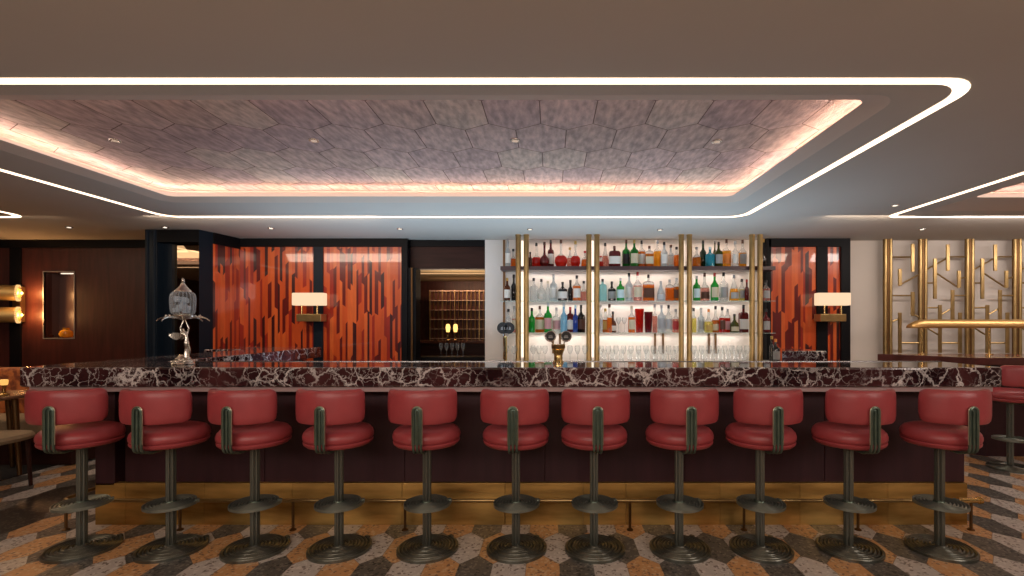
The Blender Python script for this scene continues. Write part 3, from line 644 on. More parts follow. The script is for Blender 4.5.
# shelf, bay, px, width px, top y, shape, glass, cap, label, description
BT = [
 (0,0,508,5.5,239,'tall','frost','grey','white','frosted clear bottle with white label'), (0,0,513.3,5,249,'squat','orange','black',None,'short orange bottle'),
 (0,1,530.2,3.5,252,'tall','brown','black',None,'slim brown bottle'), (0,1,536.5,10.5,243,'flask','red','black',None,'wide flat red decanter'), (0,1,544.5,9,242,'flask','dred','brown',None,'flat dark red decanter'),
 (0,1,550.8,6,240,'round','dred','black','white','dark red bottle with white label'), (0,1,561,12,240,'flask','red','brown',None,'round flat red flask with tall clear neck'),
 (0,1,570,6,247.5,'squat','pink','gold',None,'small pink bottle'), (0,1,575.5,9.5,241,'flask','red','gold',None,'heart-shaped red flask'), (0,1,585,7,251,'squat','orange','red',None,'short orange bottle'),
 (0,2,600.8,5,256,'squat','red','red',None,'little red bottle'), (0,2,605.2,6.6,243,'cone','pink','black',None,'clear flared bottle with dark stopper'), (0,2,614.5,11,246,'square','dred','brown','white','square dark red bottle with white label'),
 (0,2,626.2,7.5,240,'round','green','brown','black','green bottle with black label'), (0,2,634.3,7.8,240,'round','green','gold','cream','green bottle with cream label'), (0,2,641.6,7.4,240.5,'round','amber','black','white','amber bottle with white label'),
 (0,2,649.3,7.6,246,'square','amber','brown','cream','square amber bottle with cream label'), (0,2,657.4,7.2,240,'round','gold','grey',None,'golden bottle with clear neck'), (0,2,664.2,6.6,242,'tall','frost','black','white','clear bottle with white label and dark neck'),
 (0,2,670.8,5.8,245,'tall','frost','brown','white','slender clear bottle with white label'), (0,2,676.6,5,247,'round','orange','black',None,'small orange bottle'),
 (0,3,696.6,8,247,'squat','amber','grey',None,'squat amber bottle'), (0,3,703,6,240.5,'tall','dgreen','black',None,'dark green bottle'), (0,3,710,8.6,247,'round','teal','pale',None,'bright teal bottle'),
 (0,3,714.8,3,240.5,'tall','olive','black',None,'slim olive bottle behind the teal one'), (0,3,718.6,7.4,242,'round','olive','black','grey','dark olive bottle with grey label'), (0,3,726.4,8.2,239.5,'round','gold','brown','orange','golden yellow bottle with orange label'),
 (0,3,735.2,6.2,241,'tall','clear','silver','white','clear bottle with white label'), (0,3,742.5,7.2,240,'tall','gold','brown','grey','yellow bottle with grey label'), (0,4,763.2,4.6,239,'tall','black','gold',None,'black bottle'),
 (1,0,507.2,6.2,278,'round','brown','gold','white','dark brown bottle with white label'), (1,0,513.8,5.2,274.5,'tall','black','black',None,'black bottle'),
 (1,1,533.8,7.4,278,'round','clear','black',None,'clear bottle with black cap'), (1,1,541.3,8.4,279,'squat','clear','black','white','rounded clear bottle with black cap'), (1,1,547.8,4,281,'tall','clear','cream',None,'narrow clear bottle'),
 (1,1,553.5,7.2,274,'round','frost','silver','white','frosted bottle'), (1,1,562.6,9.2,282,'round','black','black','white','black bottle with white label'), (1,1,570.4,4.8,280,'tall','black','black',None,'slim black bottle'),
 (1,1,576.8,7.6,275.5,'round','orange','black','white','orange bottle with white label'), (1,1,583.8,6.2,281,'squat','pink','black',None,'small pink bottle'),
 (1,2,602.6,7.8,279,'square','aqua','black',None,'square pale aqua bottle'), (1,2,611.8,7.8,281.5,'round','black','black','grey','black bottle with grey label'), (1,2,620.5,7.6,278,'round','emerald','silver','pale','bright green bottle with pale label'),
 (1,2,629,7.2,273,'tall','frost','black','white','tall clear bottle with dark neck'), (1,2,637.6,8.2,272,'tall','pink','red','cream','tall clear bottle with dark red neck'), (1,2,648.4,10.6,274.5,'square','orange','black','brown','broad amber bottle with brown label'),
 (1,2,660.8,8,281,'cone','frost','grey','silver','clear bottle with silver label'), (1,2,669.6,7.6,279.5,'square','orange','grey',None,'square orange bottle'), (1,2,676.6,5.4,278,'square','amber','silver','brown','narrow amber bottle'),
 (1,3,696.6,6.8,276,'round','emerald','grey','pale','green bottle with pale label'), (1,3,704.6,9,273,'squat','pink','brown','brown','rounded bottle with dark brown label'), (1,3,714.6,7.4,273,'tall','emerald','red','cream','green bottle with red cap'),
 (1,3,723.6,8,272.5,'round','clear','black','grey','clear bottle with slanted grey label'), (1,3,734,8.6,275,'cone','gold','grey','grey','flared golden bottle with grey label'), (1,3,741.8,6.2,279,'tall','yellow','black','grey','yellow-green bottle with grey label'),
 (1,3,746.8,4,279.5,'tall','dred','red',None,'slim dark red bottle'), (1,4,766,7,280,'round','pink','black','grey','pink bottle with grey label'),
 (2,0,508.4,5.4,309,'round','clear','black',None,'clear bottle with black cap'), (2,0,514.3,4.6,306,'tall','pink','grey','cream','narrow beige bottle'),
 (2,1,531.8,6,308,'round','emerald','black',None,'small green bottle'), (2,1,539.8,9,306,'round','amber','brown','cream','amber bottle with cream label'), (2,1,548,7.6,302.5,'round','emerald','silver','pink','green bottle with pink label'),
 (2,1,556.4,8,307.5,'round','clear','grey','pink','clear bottle with pink label'), (2,1,563.8,6.4,303,'tall','lblue','silver',None,'pale blue bottle'), (2,1,570.2,6.6,307,'square','dred','red','white','dark bottle with white label and red cap'),
 (2,1,575.4,4.6,305,'tall','blue','pale',None,'blue bottle'), (2,1,581,8.4,305,'round','black','black','brown','broad black bottle'),
 (2,2,600.3,4.6,305,'tall','clear','silver','silver','clear bottle with silver label'), (2,2,605.4,5.8,308.5,'tall','amber','gold','gold','amber bottle'), (2,2,609.4,4.6,304,'tall','orange','brown',None,'slim orange bottle'), (2,2,612.8,6.6,311.5,'squat','brown','black','white','dark brown bottle with white label'),
 (2,2,631.6,6.4,306,'round','orange','cream','cream','pale orange bottle'), (2,2,639.4,8.8,308,'taper','red',None,None,'tall red glass jar'), (2,2,648.4,8.2,311,'taper','dred',None,None,'tapered dark red glass jar'), (2,2,654.8,4.6,304,'round','pink','grey',None,'pale pink bottle'),
 (2,2,661.6,7.8,305,'round','frost','grey','grey','clear bottle with grey label'), (2,2,668.6,7,305,'round','clear','black','silver','clear bottle with black cap'), (2,2,675.8,6.4,309,'round','pink','grey','red','clear bottle with red label'),
 (2,3,693.6,5,308,'round','yellow','black',None,'pale yellow bottle'), (2,3,700.9,6.6,308,'round','frost','yellow' if False else 'silver','grey','clear bottle with grey label'), (2,3,708.6,7.6,309,'squat','yellow','orange','gold','yellow bottle with gold label'),
 (2,3,715.6,7,306,'squat','amber','black','cream','amber bottle with cream label'), (2,3,722.2,5.6,307,'round','red','black','brown','reddish bottle with brown label'), (2,3,727.6,4.8,309,'square','red','grey','pink','red bottle'),
 (2,3,734.4,8.2,314,'squat','olive','black','cream','round olive green bottle'), (2,3,743.4,8.6,305,'square','dred','black','white','square dark red bottle with white label'), (2,4,766,7,309,'round','dred','black','grey','dark red bottle with grey label'),
]
ORD = ['first','second','third','fourth','fifth','sixth','seventh','eighth','ninth','tenth','eleventh','twelfth','thirteenth']
SHN = ['top', 'middle', 'lowest']; BN = ['narrow left end bay', 'left bay', 'middle bay', 'right bay', 'narrow right end bay']
cnt = {}
for (s, bay, px, w_, yt, shp, gc, cap, lab, desc) in BT:
    Yb = (6.10, 6.175)[cnt.get((s, bay), 0) % 2] if px != 714.8 else 6.205; x = X(px, Yb); z = shz[s]; H = Z(yt, Yb)-z
    cnt[(s, bay)] = cnt.get((s, bay), 0)+1
    wd = w_*Yb/F*1.06
    if shp in ('square',): wd *= .98
    o = bottle((x, Yb, z+.0005), wd, H, shp, gc, cap, lab)
    pos = '' if bay in (0, 4) and False else ORD[cnt[(s, bay)]-1]+' from left, '
    tag(o, '%s, %s%s shelf, %s' % (desc, pos, SHN[s], BN[bay]), 'bottle' if shp != 'taper' else 'jar', 'bottles on the %s back bar shelf' % SHN[s])
    if shp == 'taper': o.name = 'glass_jar'
# coupe glasses on the lowest shelf
def wineglass(loc, H, r, name='wine_glass', st=.45, m=clear):
    mb = MB(); mb.lathe([(r*.85,0),(r*.85,.003),(.004,.008),(.0035,H*st),(r*.5,H*(st+.06)),(r*.95,H*(st+.25)),(r,H*(st+.36)),(r*.82,H)], m, loc, 14); return mb.build(name, None, loc)
for px, d in ((618.5, 'left of two beside the red jars'), (624.3, 'right of two beside the red jars')):
    o = wineglass((X(px,6.15), 6.15, shz[2]+.0005), .19, .034, 'stemmed_glass', .55); tag(o, 'clear stemmed glass on the lowest bottle shelf, '+d, 'glass', 'stemmed glasses on lowest shelf')
# glasses on the back counter
for nm_, a, b, n, row in (('left end bay', 506, 514, 2, 0), ('left bay', 533, 545, 3, 0), ('left bay', 570, 585, 3, 0), ('middle bay', 601, 676, 11, 0), ('right bay', 694, 747, 8, 0), ('middle bay', 604, 673, 9, 1), ('right bay', 697, 744, 7, 1)):
    for i in range(n):
        px = a+(b-a)*i/max(1, n-1); Yg = 5.9 if row == 0 else 6.1
        if row == 0: o = wineglass((X(px,Yg), Yg, .921), .20, .036); lab_ = 'clear wine glass in front row on back counter, %s' % nm_
        else:
            mb = MB(); L0 = (X(px,Yg), Yg, .921); mb.lathe([(.026,0),(.028,.004),(.034,.12),(.035,.14)], clear, L0, 14); o = mb.build('tumbler', None, L0); lab_ = 'clear tumbler in rear row on back counter, %s' % nm_
        tag(o, lab_, 'glass', 'glasses on the back counter, %s %s' % (nm_, 'front' if row == 0 else 'rear'))
# bottles on the right side counter
for px, yt, w_, d in ((771.8, 336, 4.6, 'slim black bottle with gold neck at the right end of the back counter'), (775.6, 339, 8.2, 'broad dark bottle with pale label at the right end of the back counter')):
    Yb = 6.02 if w_ < 6 else 5.86; z = .9205; o = bottle((X(px,Yb), Yb, z), w_*Yb/F, Z(yt,Yb)-z, 'round', 'black', 'orange' if w_ > 6 else 'gold', 'grey' if w_ > 6 else None)
    tag(o, d, 'bottle', 'bottles at the right end of the back counter')

# ------------------------------------------------------------------ beer taps
def beer_tap(px, Yt, ybase_top, ydisc, rd, dxs, wd, label, slim=False):
    x = X(px, Yt); zt = ZT if Yt < 4 else .921
    t = thing('beer_tap', (x, Yt, zt), label, 'beer tap')
    zd = Z(ydisc, Yt); k = Yt/F; ztop = zd-rd*k*1.6; Hc = ztop-zt
    mb = MB(); r = wd*k/2
    if slim: pr = [(r*2.2,0),(r*2.2,.01),(r,.02),(r,Hc*.9),(r*1.3,Hc)]
    else: pr = [(r*.78,0),(r*.78,.012),(r*.66,.016),(r*.62,.05),(r*.70,Hc*.5),(r*.86,Hc*.66),(r*.95,Hc*.72),(r*.90,Hc*.74),(r,Hc*.78),(r,Hc*.93),(r*1.03,Hc*.95),(r*1.03,Hc)]
    mb.lathe(pr, brass_pol, (x, Yt, zt), 28); mb.build('column', t)
    if not slim:
        mb = MB(); mb.lathe([(r*1.012,Hc*.79),(r*1.012,Hc*.92)], brass_dark, (x, Yt, zt), 28); tag(mb.build('band', t), 'dark bronze band')
    for dx in dxs:
        xx = x+dx*k
        mb = MB(); mb.tube([(x+dx*k*.55, Yt, ztop-.01), (xx*.6+x*.4+dx*k*.2, Yt-.005, ztop+.012), (xx, Yt-.01, zd-rd*k*.8)], .004, steel, 8); ar = mb.build('handle', t)
        mb = MB(); vs = []
        pts = [(xx+rd*k*math.cos(a), zd+rd*k*math.sin(a)) for a in [2*PI*i/24 for i in range(24)]]
        mb.prism(pts, Yt-.02, Yt-.006, PC['black'], 'y'); mb.tube([(a, Yt-.02, b) for a, b in pts], rd*k*.14, steel if not slim else PC['black'], 6, closed=True)
        md = mb.build('medallion', ar)
        mb = MB(); s = rd*k*.42
        # pale oval emblem with ribs on the badge
        mb.box(xx-s, xx+s, Yt-.0225, Yt-.0205, zd-s*.75, zd-s*.35, PC['grey'])
        for q in (-.7, -.25, .25, .7): mb.box(xx+s*q-s*.13, xx+s*q+s*.13, Yt-.0225, Yt-.0205, zd-s*.3, zd+s*(.75-abs(q)*.45), PC['grey'])
        mb.build('badge', md)
    return t
beer_tap(558.3, 3.5, 344, 336.3, 5.0, (-7.7, 7.7), 13.5, 'polished brass beer tap with two round black badges on the marble counter')
t = beer_tap(505.5, 5.8, 344, 328.0, 5.2, (-2.4, 3.4), 3.0, 'slim brass tap with dark round badges at the left end of the shelves', True)

# ------------------------------------------------------------------ drinks fountain (silver, glass, winged figure)
Yf = 3.36; kx = Yf/F; fx = X(183.0, Yf)
ft = thing('absinthe_fountain', (fx, Yf, ZT), 'silver and glass drinks fountain held by a winged figurine at the left counter end', 'drinks fountain')
def fz(py): return ZT+(366.0-py)*kx
mb = MB(); mb.lathe([(.066,0.0005),(.069,.006),(.063,.014),(.067,.02),(.057,.028),(.047,.032),(.049,.04),(.036,.05),(.026,.058),(.022,.066)], silver, (fx, Yf, ZT), 32)
for k in range(8):
    a = 2*PI*k/8; mb.sphere((fx+.060*math.cos(a), Yf+.060*math.sin(a), ZT+.020), .011, silver, n=8)
mb.build('base', ft)
# figurine
def skin(name, pts, edges, rad, m, parent, sub=2):
    me = bpy.data.meshes.new(name); off = WL[parent.name]; me.from_pydata([Vector(p)-off for p in pts], edges, []); o = bpy.data.objects.new(name, me); COL.objects.link(o); o.parent = parent; WL[o.name] = off
    me.materials.append(m); md = o.modifiers.new('skin', 'SKIN'); md.use_smooth_shade = True
    for v, r in zip(me.skin_vertices[0].data, rad): v.radius = (r, r)
    me.skin_vertices[0].data[0].use_root = True
    s = o.modifiers.new('sub', 'SUBSURF'); s.levels = sub; s.render_levels = sub
    return o
def fp(px, py, dy=0): return (X(px, Yf), Yf+dy, fz(py))
P = [fp(186.0,344), fp(186.2,339.5), fp(184.8,335.5), fp(183.8,332.8), fp(182.8,330.6,-.004),   # pelvis, waist, chest, neck, head
     fp(187.2,348,-.006), fp(186.4,353,-.008), fp(185.6,358.5,-.006), fp(184.3,360,-.016),
     fp(187.6,348.5,.008), fp(188.6,353.5,.012), fp(186.2,358.8,.012),
     fp(183.2,334.5,-.016), fp(182.2,330.5,-.018), fp(183.8,325,-.012), fp(184.2,322,-.008),
     fp(186.2,334.5,.014), fp(187.2,330,.016), fp(185.2,325,.012), fp(184.4,322,.008)]
E = [(0,1),(1,2),(2,3),(3,4),(0,5),(5,6),(6,7),(7,8),(0,9),(9,10),(10,11),(2,12),(12,13),(13,14),(14,15),(2,16),(16,17),(17,18),(18,19)]
RR = [.016,.012,.015,.006,.010,.011,.008,.005,.005,.011,.008,.005,.006,.005,.004,.004,.006,.005,.004,.004]
fig = skin('figurine', P, E, RR, silver, ft)
mb = MB()   # drapery skirt
mb.lathe([(.020,0),(.017,.03),(.014,.06),(.016,.085),(.018,.10),(.014,.112)], silver, (X(186.6,Yf), Yf, fz(359)), 14, sx=.85, sy=1.1); mb.build('drapery', fig)
for sgn in (-1, 1):
    mb = MB(); root = Vector(fp(184.5,336,.006*sgn)); tips = []
    vs = []; n = 7
    for i in range(n+1):
        u = i/n; top = root+Vector((-(.0+.083*u), sgn*.02*u+.008*sgn, .012*math.sin(u*PI)*1.0-.004*u)); bot = root+Vector((-(.01+.068*u), sgn*.02*u+.008*sgn, -.036*math.sin(PI*(.15+.8*u))-.004))
        vs += [top+Vector((0,-.002,0)), bot+Vector((0,-.002,0)), bot+Vector((0,.002,0)), top+Vector((0,.002,0))]
    fs = []
    for i in range(n):
        for k in range(4): a = 4*i+k; b = 4*i+(k+1) % 4; fs.append((a, b, b+4, a+4))
    fs += [(0,1,2,3), (4*n+3,4*n+2,4*n+1,4*n)]
    mb.add(vs, fs, silver)
    for i in range(1, n): mb.tube([vs[4*i], vs[4*i+1]], .0022, silver, 6)
    mb.build('wing', fig)
mb = MB(); mb.lathe([(.008,0),(.016,.006),(.036,.012),(.048,.022),(.060,.030),(.062,.036),(.048,.040),(.050,.048)], silver, (fx, Yf, fz(322.5)), 32); mb.build('bowl_mount', ft)
mb = MB(); mb.lathe([(.048,0),(.064,.008),(.070,.03),(.074,.08),(.074,.12),(.070,.145),(.058,.160),(.042,.168)], clear, (fx, Yf, fz(317)), 32, smooth=True)
gb = mb.build('glass_bowl', ft); tag(gb, 'clear cut glass bowl')
for k in range(16):
    pass
mb = MB()
for k in range(20):
    a = 2*PI*k/20; mb.tube([(fx+r_*math.cos(a), Yf+r_*math.sin(a), fz(317)+z_) for r_, z_ in ((.064,.01),(.0705,.03),(.0745,.08),(.0745,.12),(.070,.145),(.058,.160))], .0022, glassy('cut_glass', (.85,.9,.95), .2, (.8,.85,.9)), 5)
mb.build('cut_ribs', gb)
iced = glassy('ice', (.80,.88,.95), .45, (.75,.85,.95), .12); rr = random.Random(4); mb = MB()
for k in range(26):
    a = rr.uniform(0, 2*PI); q = rr.uniform(0, .046); z_ = fz(317)+rr.uniform(.025, .12); s = .014; c = (fx+q*math.cos(a), Yf+q*math.sin(a), z_); mb.box(c[0]-s, c[0]+s, c[1]-s, c[1]+s, c[2]-s, c[2]+s, iced, .004)
o = mb.build('ice', gb); o['kind'] = 'stuff'
mb = MB(); z0_ = fz(317)+.168; mb.lathe([(.046,-.008),(.052,-.004),(.050,.003),(.040,.012),(.027,.028),(.018,.040),(.013,.050),(.012,.056),(.007,.060),(.010,.067),(.012,.073),(.009,.082),(.003,.092)], silver, (fx, Yf, z0_), 32); mb.build('lid', ft)
for ang in (0, PI, -PI/2, PI/2):
    ca, sa = math.cos(ang), math.sin(ang); z_ = fz(319.6)
    pt = lambda r_, dz: (fx+r_*ca, Yf+r_*sa, z_+dz)
    mb = MB(); mb.tube([pt(.06,0), pt(.10,.004), pt(.135,.002), pt(.165,-.006), pt(.186,-.022)], [.006,.006,.0055,.005,.0045], silver, 8)
    mb.sphere(pt(.118,.014), .008, silver, n=8); mb.tube([pt(.118,.0), pt(.118,.014)], .0035, silver, 6); mb.build('spigot', ft)

# ------------------------------------------------------------------ wall lamps
def wall_lamp(px0, px1, side, label):
    Yl = 6.12; x0, x1 = X(px0+2, Yl), X(px1-1.5, Yl); z0, z1 = Z(305.5, Yl), Z(293, Yl)
    t = thing('wall_lamp', ((x0+x1)/2, YO-.03, Z(318, Yl)), label, 'wall lamp', 'cream shaded wall lamps')
    mb = MB(); mb.box(x0, x1, Yl-.06, Yl+.05, z0, z1, shade_m, .012); mb.build('lamp_shade', t)
    bx0_, bx1_ = X(px0+5.5, Yl), X(px1-5, Yl); zb0, zb1 = Z(321.5, Yl), Z(314, Yl)
    mb = MB(); mb.box(bx0_, bx1_, Yl-.03, YO-.02, zb0, zb1, brass, .005); mb.build('backplate', t)
    for q in ((.17, .80) if side < 0 else (.2, .85)):
        xx = bx0_+(bx1_-bx0_)*q; mb = MB(); mb.tube([(xx, Yl, zb1-.005), (xx, Yl, z0+.01)], .010, brass_pol, 10); mb.build('stem', t)
wall_lamp(292, 327, -1, 'cream shaded brass wall lamp between the two left orange panels')
wall_lamp(814, 850, 1, 'cream shaded brass wall lamp on the right orange panel beside the white wall')
# drum sconce far left
sc = thing('wall_sconce', (X(13,6.2), 6.30, Z(304,6.2)), 'brass double drum wall sconce glowing on the dark wood wall', 'wall lamp')
Ys = 6.23; brass_satin = mat('satin_brass_drum', (.62,.42,.16), metal=.75, rough=.5)
for py in (293, 315):
    z = Z(py, Ys); xr = X(17.5, Ys); r = .098
    mb = MB(); pts = []
    prof = [(-.30,.04),(-.28,.085),(-.24,.096),(-.1,.098),(-.03,.098),(0,.096),(.018,.085),(.03,.05),(.034,.01)]
    ca_, sa_ = math.cos(.62), math.sin(.62); ax_ = lambda a, q=0: (xr+a*ca_-q*sa_, Ys+a*sa_+q*ca_)
    mb.tube([(*ax_(a), z) for a, b in prof], [b for a, b in prof], brass_satin, 28); so = mb.build('drum', sc); crimp_m = MATS.get('crimp_glow') or emis('crimp_glow', (1,.55,.2), 1.1)
    mb = MB()
    for k in range(22):
        a = 2*PI*k/22; mb.tube([(*ax_(-.006, .099*math.cos(a)), z+.099*math.sin(a)), (*ax_(.020, .097*math.cos(a)), z+.097*math.sin(a))], .010, crimp_m, 6)
    mb.build('crimped_rim', so)
    mb = MB(); mb.sphere((*ax_(.034), z), .016, bulb_m, n=10); mb.build('bulb', so)
    d = bpy.data.lights.new('sconce_light', 'POINT'); d.energy = 7; d.color = (1,.50,.18); d.shadow_soft_size = .04; lo_ = bpy.data.objects.new('sconce_light', d); COL.objects.link(lo_); lo_.location = (xr+.13, Ys+.0, z)
mb = MB(); mb.box(X(8,Ys), X(16,Ys), Ys+.05, 6.34, Z(322,Ys), Z(286,Ys), brass_dark); mb.build('backplate', sc)

# niche vessels
loc = (X(67,6.46), YW+.09, nz0+.0005); mb = MB()
mb.lathe([(.03,0),(.062,.015),(.075,.05),(.062,.09),(.035,.105),(.03,.12),(.04,.135)], MATS['glass_gold'], loc, 24); o = mb.build('vase', None, loc); tag(o, 'round amber glass vase at the right of the wall niche', 'vase')
loc = (X(49.5,6.46), YW+.09, nz0+.0005); mb = MB()
mb.lathe([(.02,0),(.045,.012),(.05,.03),(.03,.05),(.012,.06)], MATS['glass_brown'], loc, 20); o = mb.build('bowl', None, loc); tag(o, 'small dark brown dish at the left of the wall niche', 'bowl')

# ------------------------------------------------------------------ wine rack, counter and lamps in the pantry
wr = thing('wine_rack', (-1.9, 9.9, 0), 'tall backlit wine rack seen through the dark doorway', 'wine rack')
Yq = 9.6; wx0, wx1 = X(430, Yq), X(500, Yq); wz1 = Z(290, Yq)
mb = MB(); mb.box(wx0, wx1, Yq+.05, Yq+.12, 0, wz1, mat('rack_back', (.085,.022,.018), rough=.4)); mb.build('back_panel', wr)
for k in range(18):
    x = wx0+(wx1-wx0)*k/17; mb = MB(); mb.box(x-.009, x+.009, Yq-.02, Yq+.05, 0, wz1, brass_dark if k % 3 else brass); mb.build('upright', wr)
for k in range(8):
    z = wz1-.02-k*.19; mb = MB(); mb.box(wx0, wx1, Yq-.03, Yq+.05, z-.006, z+.006, mat('rack_rail', (.5,.36,.28), metal=.5, rough=.4)); mb.build('shelf', wr)
area('rack_light', ((wx0+wx1)/2, Yq-.35, 2.2), (math.radians(35), 0, 0), 1.2, .1, 9, (1,.6,.38))
pcn = thing('pantry_counter', (-1.5, 8.5, 0), 'dark wooden counter inside the doorway carrying two small brass lamps', 'counter')
Yp = 8.1; zc = Z(340.5, Yp)
mb = MB(); mb.box(-2.3, -.6, Yp, Yp+.45, zc-.05, zc, mat('pantry_top', (.12,.05,.035), rough=.15), .004); mb.build('top', pcn)
mb = MB(); mb.box(-2.25, -.65, Yp+.04, Yp+.42, 0, zc-.05, wood_lintel); mb.build('cabinet_body', pcn)
for px, yt, d in ((448, 320, 'left of two'), (455.5, 320.5, 'right of two')):
    x = X(px, Yp+.15); t = thing('table_lamp', (x, Yp+.15, zc), 'tiny glowing gold lamp on the pantry counter, '+d, 'lamp', 'small lamps on the pantry counter')
    mb = MB(); mb.lathe([(.04,0),(.04,.008),(.012,.02),(.012,.25)], brass_pol, (x, Yp+.15, zc+.0005), 14); mb.build('stem', t)
    mb = MB(); mb.lathe([(.028,.14),(.04,.22),(.03,.27),(.01,.28)], emis('small_lamp_glow', (1,.55,.15), 2.2), (x, Yp+.15, zc), 16); mb.build('lamp_shade', t)
gz = .93; Yc = 6.75
ct2 = thing('service_shelf', (-1.4, Yc, 0), 'dark low service counter in the doorway with wine glasses on it', 'counter')
mb = MB(); mb.box(-2.1, -.9, Yc-.13, Yc+.2, gz-.04, gz, black, .004); mb.build('top', ct2); mb = MB(); mb.box(-2.05, -.95, Yc-.1, Yc+.18, 0, gz-.04, wood_lintel); mb.build('cabinet_body', ct2)
for i, px in enumerate((441, 446.5, 452, 457.5, 463)):
    o = wineglass((X(px,Yc), Yc, gz+.0005), .19, .03, m=clear); tag(o, 'dim wine glass on the service counter inside the dark doorway', 'glass', 'wine glasses in the doorway')

# ------------------------------------------------------------------ brass lattice screen
scn = thing('lattice_screen', (5.3, 6.28, 0), 'brass lattice screen of ribbed posts and short bars on the white wall', 'screen')
def sX(px): return X(px, 6.28)
def sZ(py): return Z(py, 6.28)
for px in (888, 923, 970, 1017.5, 1064.5):
    x = sX(px); mb = MB()
    for dx, r, m_ in ((-.034, .021, brass), (.034, .021, brass), (0, .016, brass_dark)):
        mb.tube([(x+dx, 6.28, 0.001), (x+dx, 6.28, CH-.002)], r, m_, 12)
    mb.box(x-.055, x+.055, 6.29, 6.30, 0.001, CH-.002, brass_dark); mb.build('post', scn)
def bars(items, dx):
    for it in items:
        if it[0] == 'v': _, px, a, b = it; mb = MB(); x = sX(px+dx); mb.box(x-.021, x+.021, 6.255, 6.275, sZ(b), sZ(a), brass, .003)
        else: _, xa_, ya, xb_, yb = it; mb = MB(); mb.tube([(sX(xa_+dx), 6.285, sZ(ya)), (sX(xb_+dx), 6.285, sZ(yb))], .011, brass, 8)
        mb.build('bar', scn)
A_ = [('v',911.8,244,272),('v',899,269,286),('v',911.8,292,316),('v',899,312.6,353),('h',891,257,911,257),('h',891,295.6,911,295.6),('h',900,285,920,274),('h',891,322,899,319),('h',899,343,921,343),('h',911,313,920,317.5)]
B_ = [('v',946.8,244.6,271),('v',934,258.7,299),('v',958,270.8,288),('v',951.6,290,322),('v',939,305,353),('v',959,312.6,353),('h',947,256.7,967,256.7),('h',952,295.6,967,295.6),('h',926,307.7,939,307.7),('h',939,343,959,343),
      ('h',935,272,957,286.5),('h',926,270,946,259),('h',939,316,951,309),('h',926,327,938,334.5),('h',958,279,967,277),('h',926,283,934,283)]
bars(A_, 0); bars(B_, 0); bars(B_, 47.3); bars(B_, 94.5)

# ------------------------------------------------------------------ high table right with long brass lamp
ht = thing('high_table', (5.2, 5.2, 0), 'red stone high table with cut corner below the brass lattice screen', 'table')
zt = Z(355.0, 5.1)
zt = 1.05
mb = slab_mesh([(3.66, 5.38), (4.22, 4.77), (7.0, 4.77), (7.0, 5.42), (3.69, 5.42)], zt-.075, zt, marble_tab, .006); mb.build('tabletop', ht)
mb = MB(); mb.prism([(4.25, 5.36), (4.55, 5.02), (6.8, 5.02), (6.8, 5.36)], 0, zt-.075, plum); mb.build('table_base', ht)
lp = thing('long_lamp', (4.6, 5.3, zt), 'long horizontal brass lamp on two stems standing on the high table', 'lamp')
Yl = 5.25; lx0 = X(908, Yl); lx1 = lx0+1.75; zb = Z(328, Yl); zt2 = Z(319.5, Yl)
mb = MB(); vs = []; fs = []; NN = 12; secs = [(lx0,.02,.012),(lx0+.02,.055,.045),(lx0+.08,.075,.075),(lx0+.14,.08,zt2-zb),(lx1-.14,.08,zt2-zb),(lx1-.08,.075,.075),(lx1-.02,.055,.045),(lx1,.02,.012)]
for (x, ry, rz) in secs:
    for k in range(NN+1):
        a = PI*k/NN; vs.append((x, Yl+ry*math.cos(a), zb+rz*math.sin(a)))
M = NN+1
for i in range(len(secs)-1):
    for k in range(NN): a = i*M+k; fs.append((a, a+1, a+M+1, a+M))
mb.add(vs, fs, mat('satin_brass', (.62,.38,.14), metal=.8, rough=.38), True); sh_ = mb.build('lamp_shade', lp); md = sh_.modifiers.new('solid', 'SOLIDIFY'); md.thickness = .004
mb = MB(); mb.box(lx0+.12, lx1-.12, Yl-.03, Yl+.03, zb+.012, zb+.018, emis('long_lamp_led', (1,.62,.32), 7)); mb.build('led_strip', lp)
for x in (X(922, Yl), X(989.5, Yl), X(922, Yl)+1.47):
    mb = MB(); mb.tube([(x, Yl, zt+.01), (x, Yl, zb+.06)], .012, brass_pol, 10); mb.lathe([(.035,0),(.035,.008),(.012,.014)], brass_pol, (x, Yl, zt+.0005), 16); mb.build('stem', lp)

# ------------------------------------------------------------------ dining corner left
mb = MB(); mb.box(-8.4, -4.84, 3.95, 5.2, 0.0005, .009, rug_m, .002); rg = mb.build('rug', None, (-6.5, 4.5, 0)); tag(rg, 'dark low pile rug under the dining table at far left', 'rug')
def nz_mat():
    m, nt, b = nodes_of('orange_pattern_fabric'); N = nt.nodes; L = nt.links; setp(b, rough=.8)
    tc = N.new('ShaderNodeTexCoord'); n = N.new('ShaderNodeTexNoise'); n.inputs['Scale'].default_value = 14; n.inputs['Detail'].default_value = 6; L.new(tc.outputs['Object'], n.inputs['Vector'])
    r = N.new('ShaderNodeValToRGB'); r.color_ramp.elements[0].position = .42; r.color_ramp.elements[1].position = .58; r.color_ramp.elements[0].color = (.20,.045,.015,1); r.color_ramp.elements[1].color = (.55,.17,.045,1)
    L.new(n.outputs[0], r.inputs[0]); L.new(r.outputs[0], b.inputs['Base Color']); return m
orf = nz_mat()
bq = thing('banquette', (-6.4, 5.3, 0), 'banquette with orange patterned back and tan seat behind the dining table', 'banquette')
mb = MB(); mb.box(-8.4, -4.62, 5.0, 5.2, .012, .92, orf, .03); mb.build('backrest', bq)
mb = MB(); mb.box(-8.4, -4.62, 4.62, 5.0, .32, .46, tan, .03); mb.build('seat', bq)
mb = MB(); mb.box(-8.35, -4.68, 4.68, 5.0, .012, .32, wood_lintel); mb.build('seat_base', bq)
dt = thing('dining_table', (-5.12, 4.30, .012), 'round dark dining table beside the left end of the bar', 'table')
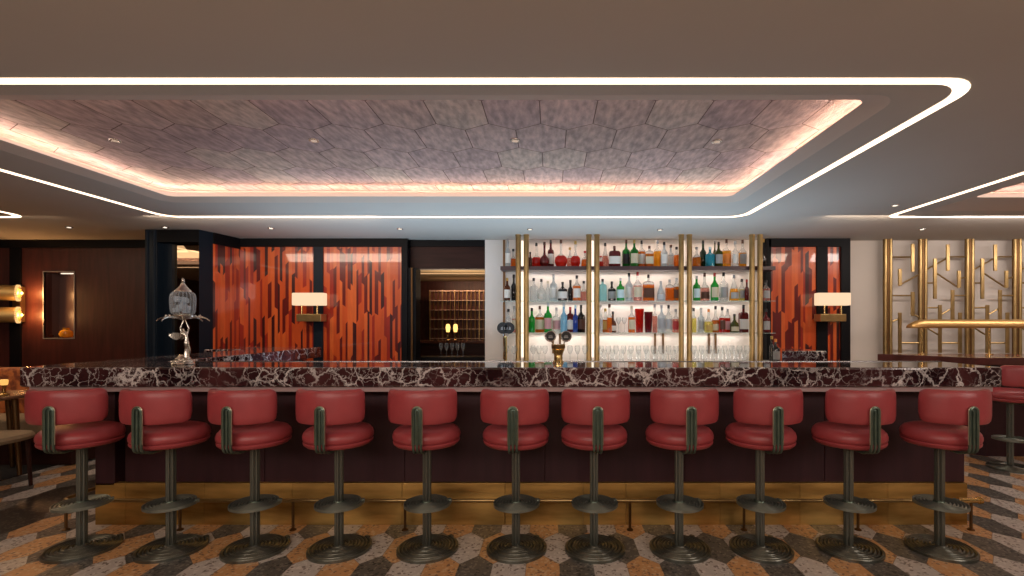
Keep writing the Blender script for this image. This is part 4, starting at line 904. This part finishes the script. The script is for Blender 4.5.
c = (-5.12, 4.30, 0)
mb = MB(); mb.lathe([(.33,.71),(.36,.72),(.365,.735),(.355,.745)], mat('table_wood', (.16,.075,.04), rough=.2, noise=.2, nscale=6), c, 40, smooth=True); mb.build('tabletop', dt)
mb = MB()
for a in (PI*.05, PI*.55, PI*1.05, PI*1.55):
    m2 = MB(); m2.tube([(c[0]+.27*math.cos(a), c[1]+.27*math.sin(a), .713), (c[0]+.31*math.cos(a), c[1]+.31*math.sin(a), .0155)], [.026,.016], brass_dark, 10); m2.build('leg', dt)
tl = thing('table_lamp', (X(4,4.3), 4.3, .746), 'small brass candle lamp on the round dining table', 'lamp')
mb = MB(); tx = X(4,4.3); mb.lathe([(.035,0),(.037,.008),(.014,.02),(.012,.07),(.022,.09)], brass_pol, (tx, 4.3, .746), 20); mb.build('base', tl)
mb = MB(); mb.lathe([(.020,.09),(.026,.10),(.028,.135),(.022,.14)], emis('candle_glow', (1,.5,.12), 1.1), (tx, 4.3, .746), 16); mb.build('lamp_glass', tl)
ch = thing('dining_chair', (-4.58, 3.96, 0.0), 'low dining chair with tan cushion at the round table, left of the first stool', 'chair')
mb = MB(); cx_, cy_ = -4.62, 3.95
mb.lathe([(.20,.40),(.235,.41),(.245,.435),(.23,.46),(.15,.47),(.01,.472)], tan, (cx_-.02, cy_, 0), 32, sq=3); mb.build('seat', ch)
for dx in (-.17, .17):
    for dy in (-.15, .15):
        m2 = MB(); m2.tube([(cx_+dx-.02, cy_+dy, .405), (cx_+dx*1.08-.02, cy_+dy*1.08, .0005)], [.018,.013], wood_lintel, 8); m2.build('leg', ch)
m2 = MB()
arcp = [(cx_-.02-.23*math.cos(a), cy_+.23*math.sin(a), .68) for a in [(-.9+1.8*i/12) for i in range(13)]]
m2.tube(arcp, .03, tan, 10); m2.build('backrest', ch)
for k in (1, 11):
    m3 = MB(); p = arcp[k]; m3.tube([p, (p[0]+.03, p[1]*.97+cy_*.03, .42)], .012, wood_lintel, 8); m3.build('back_post', ch)
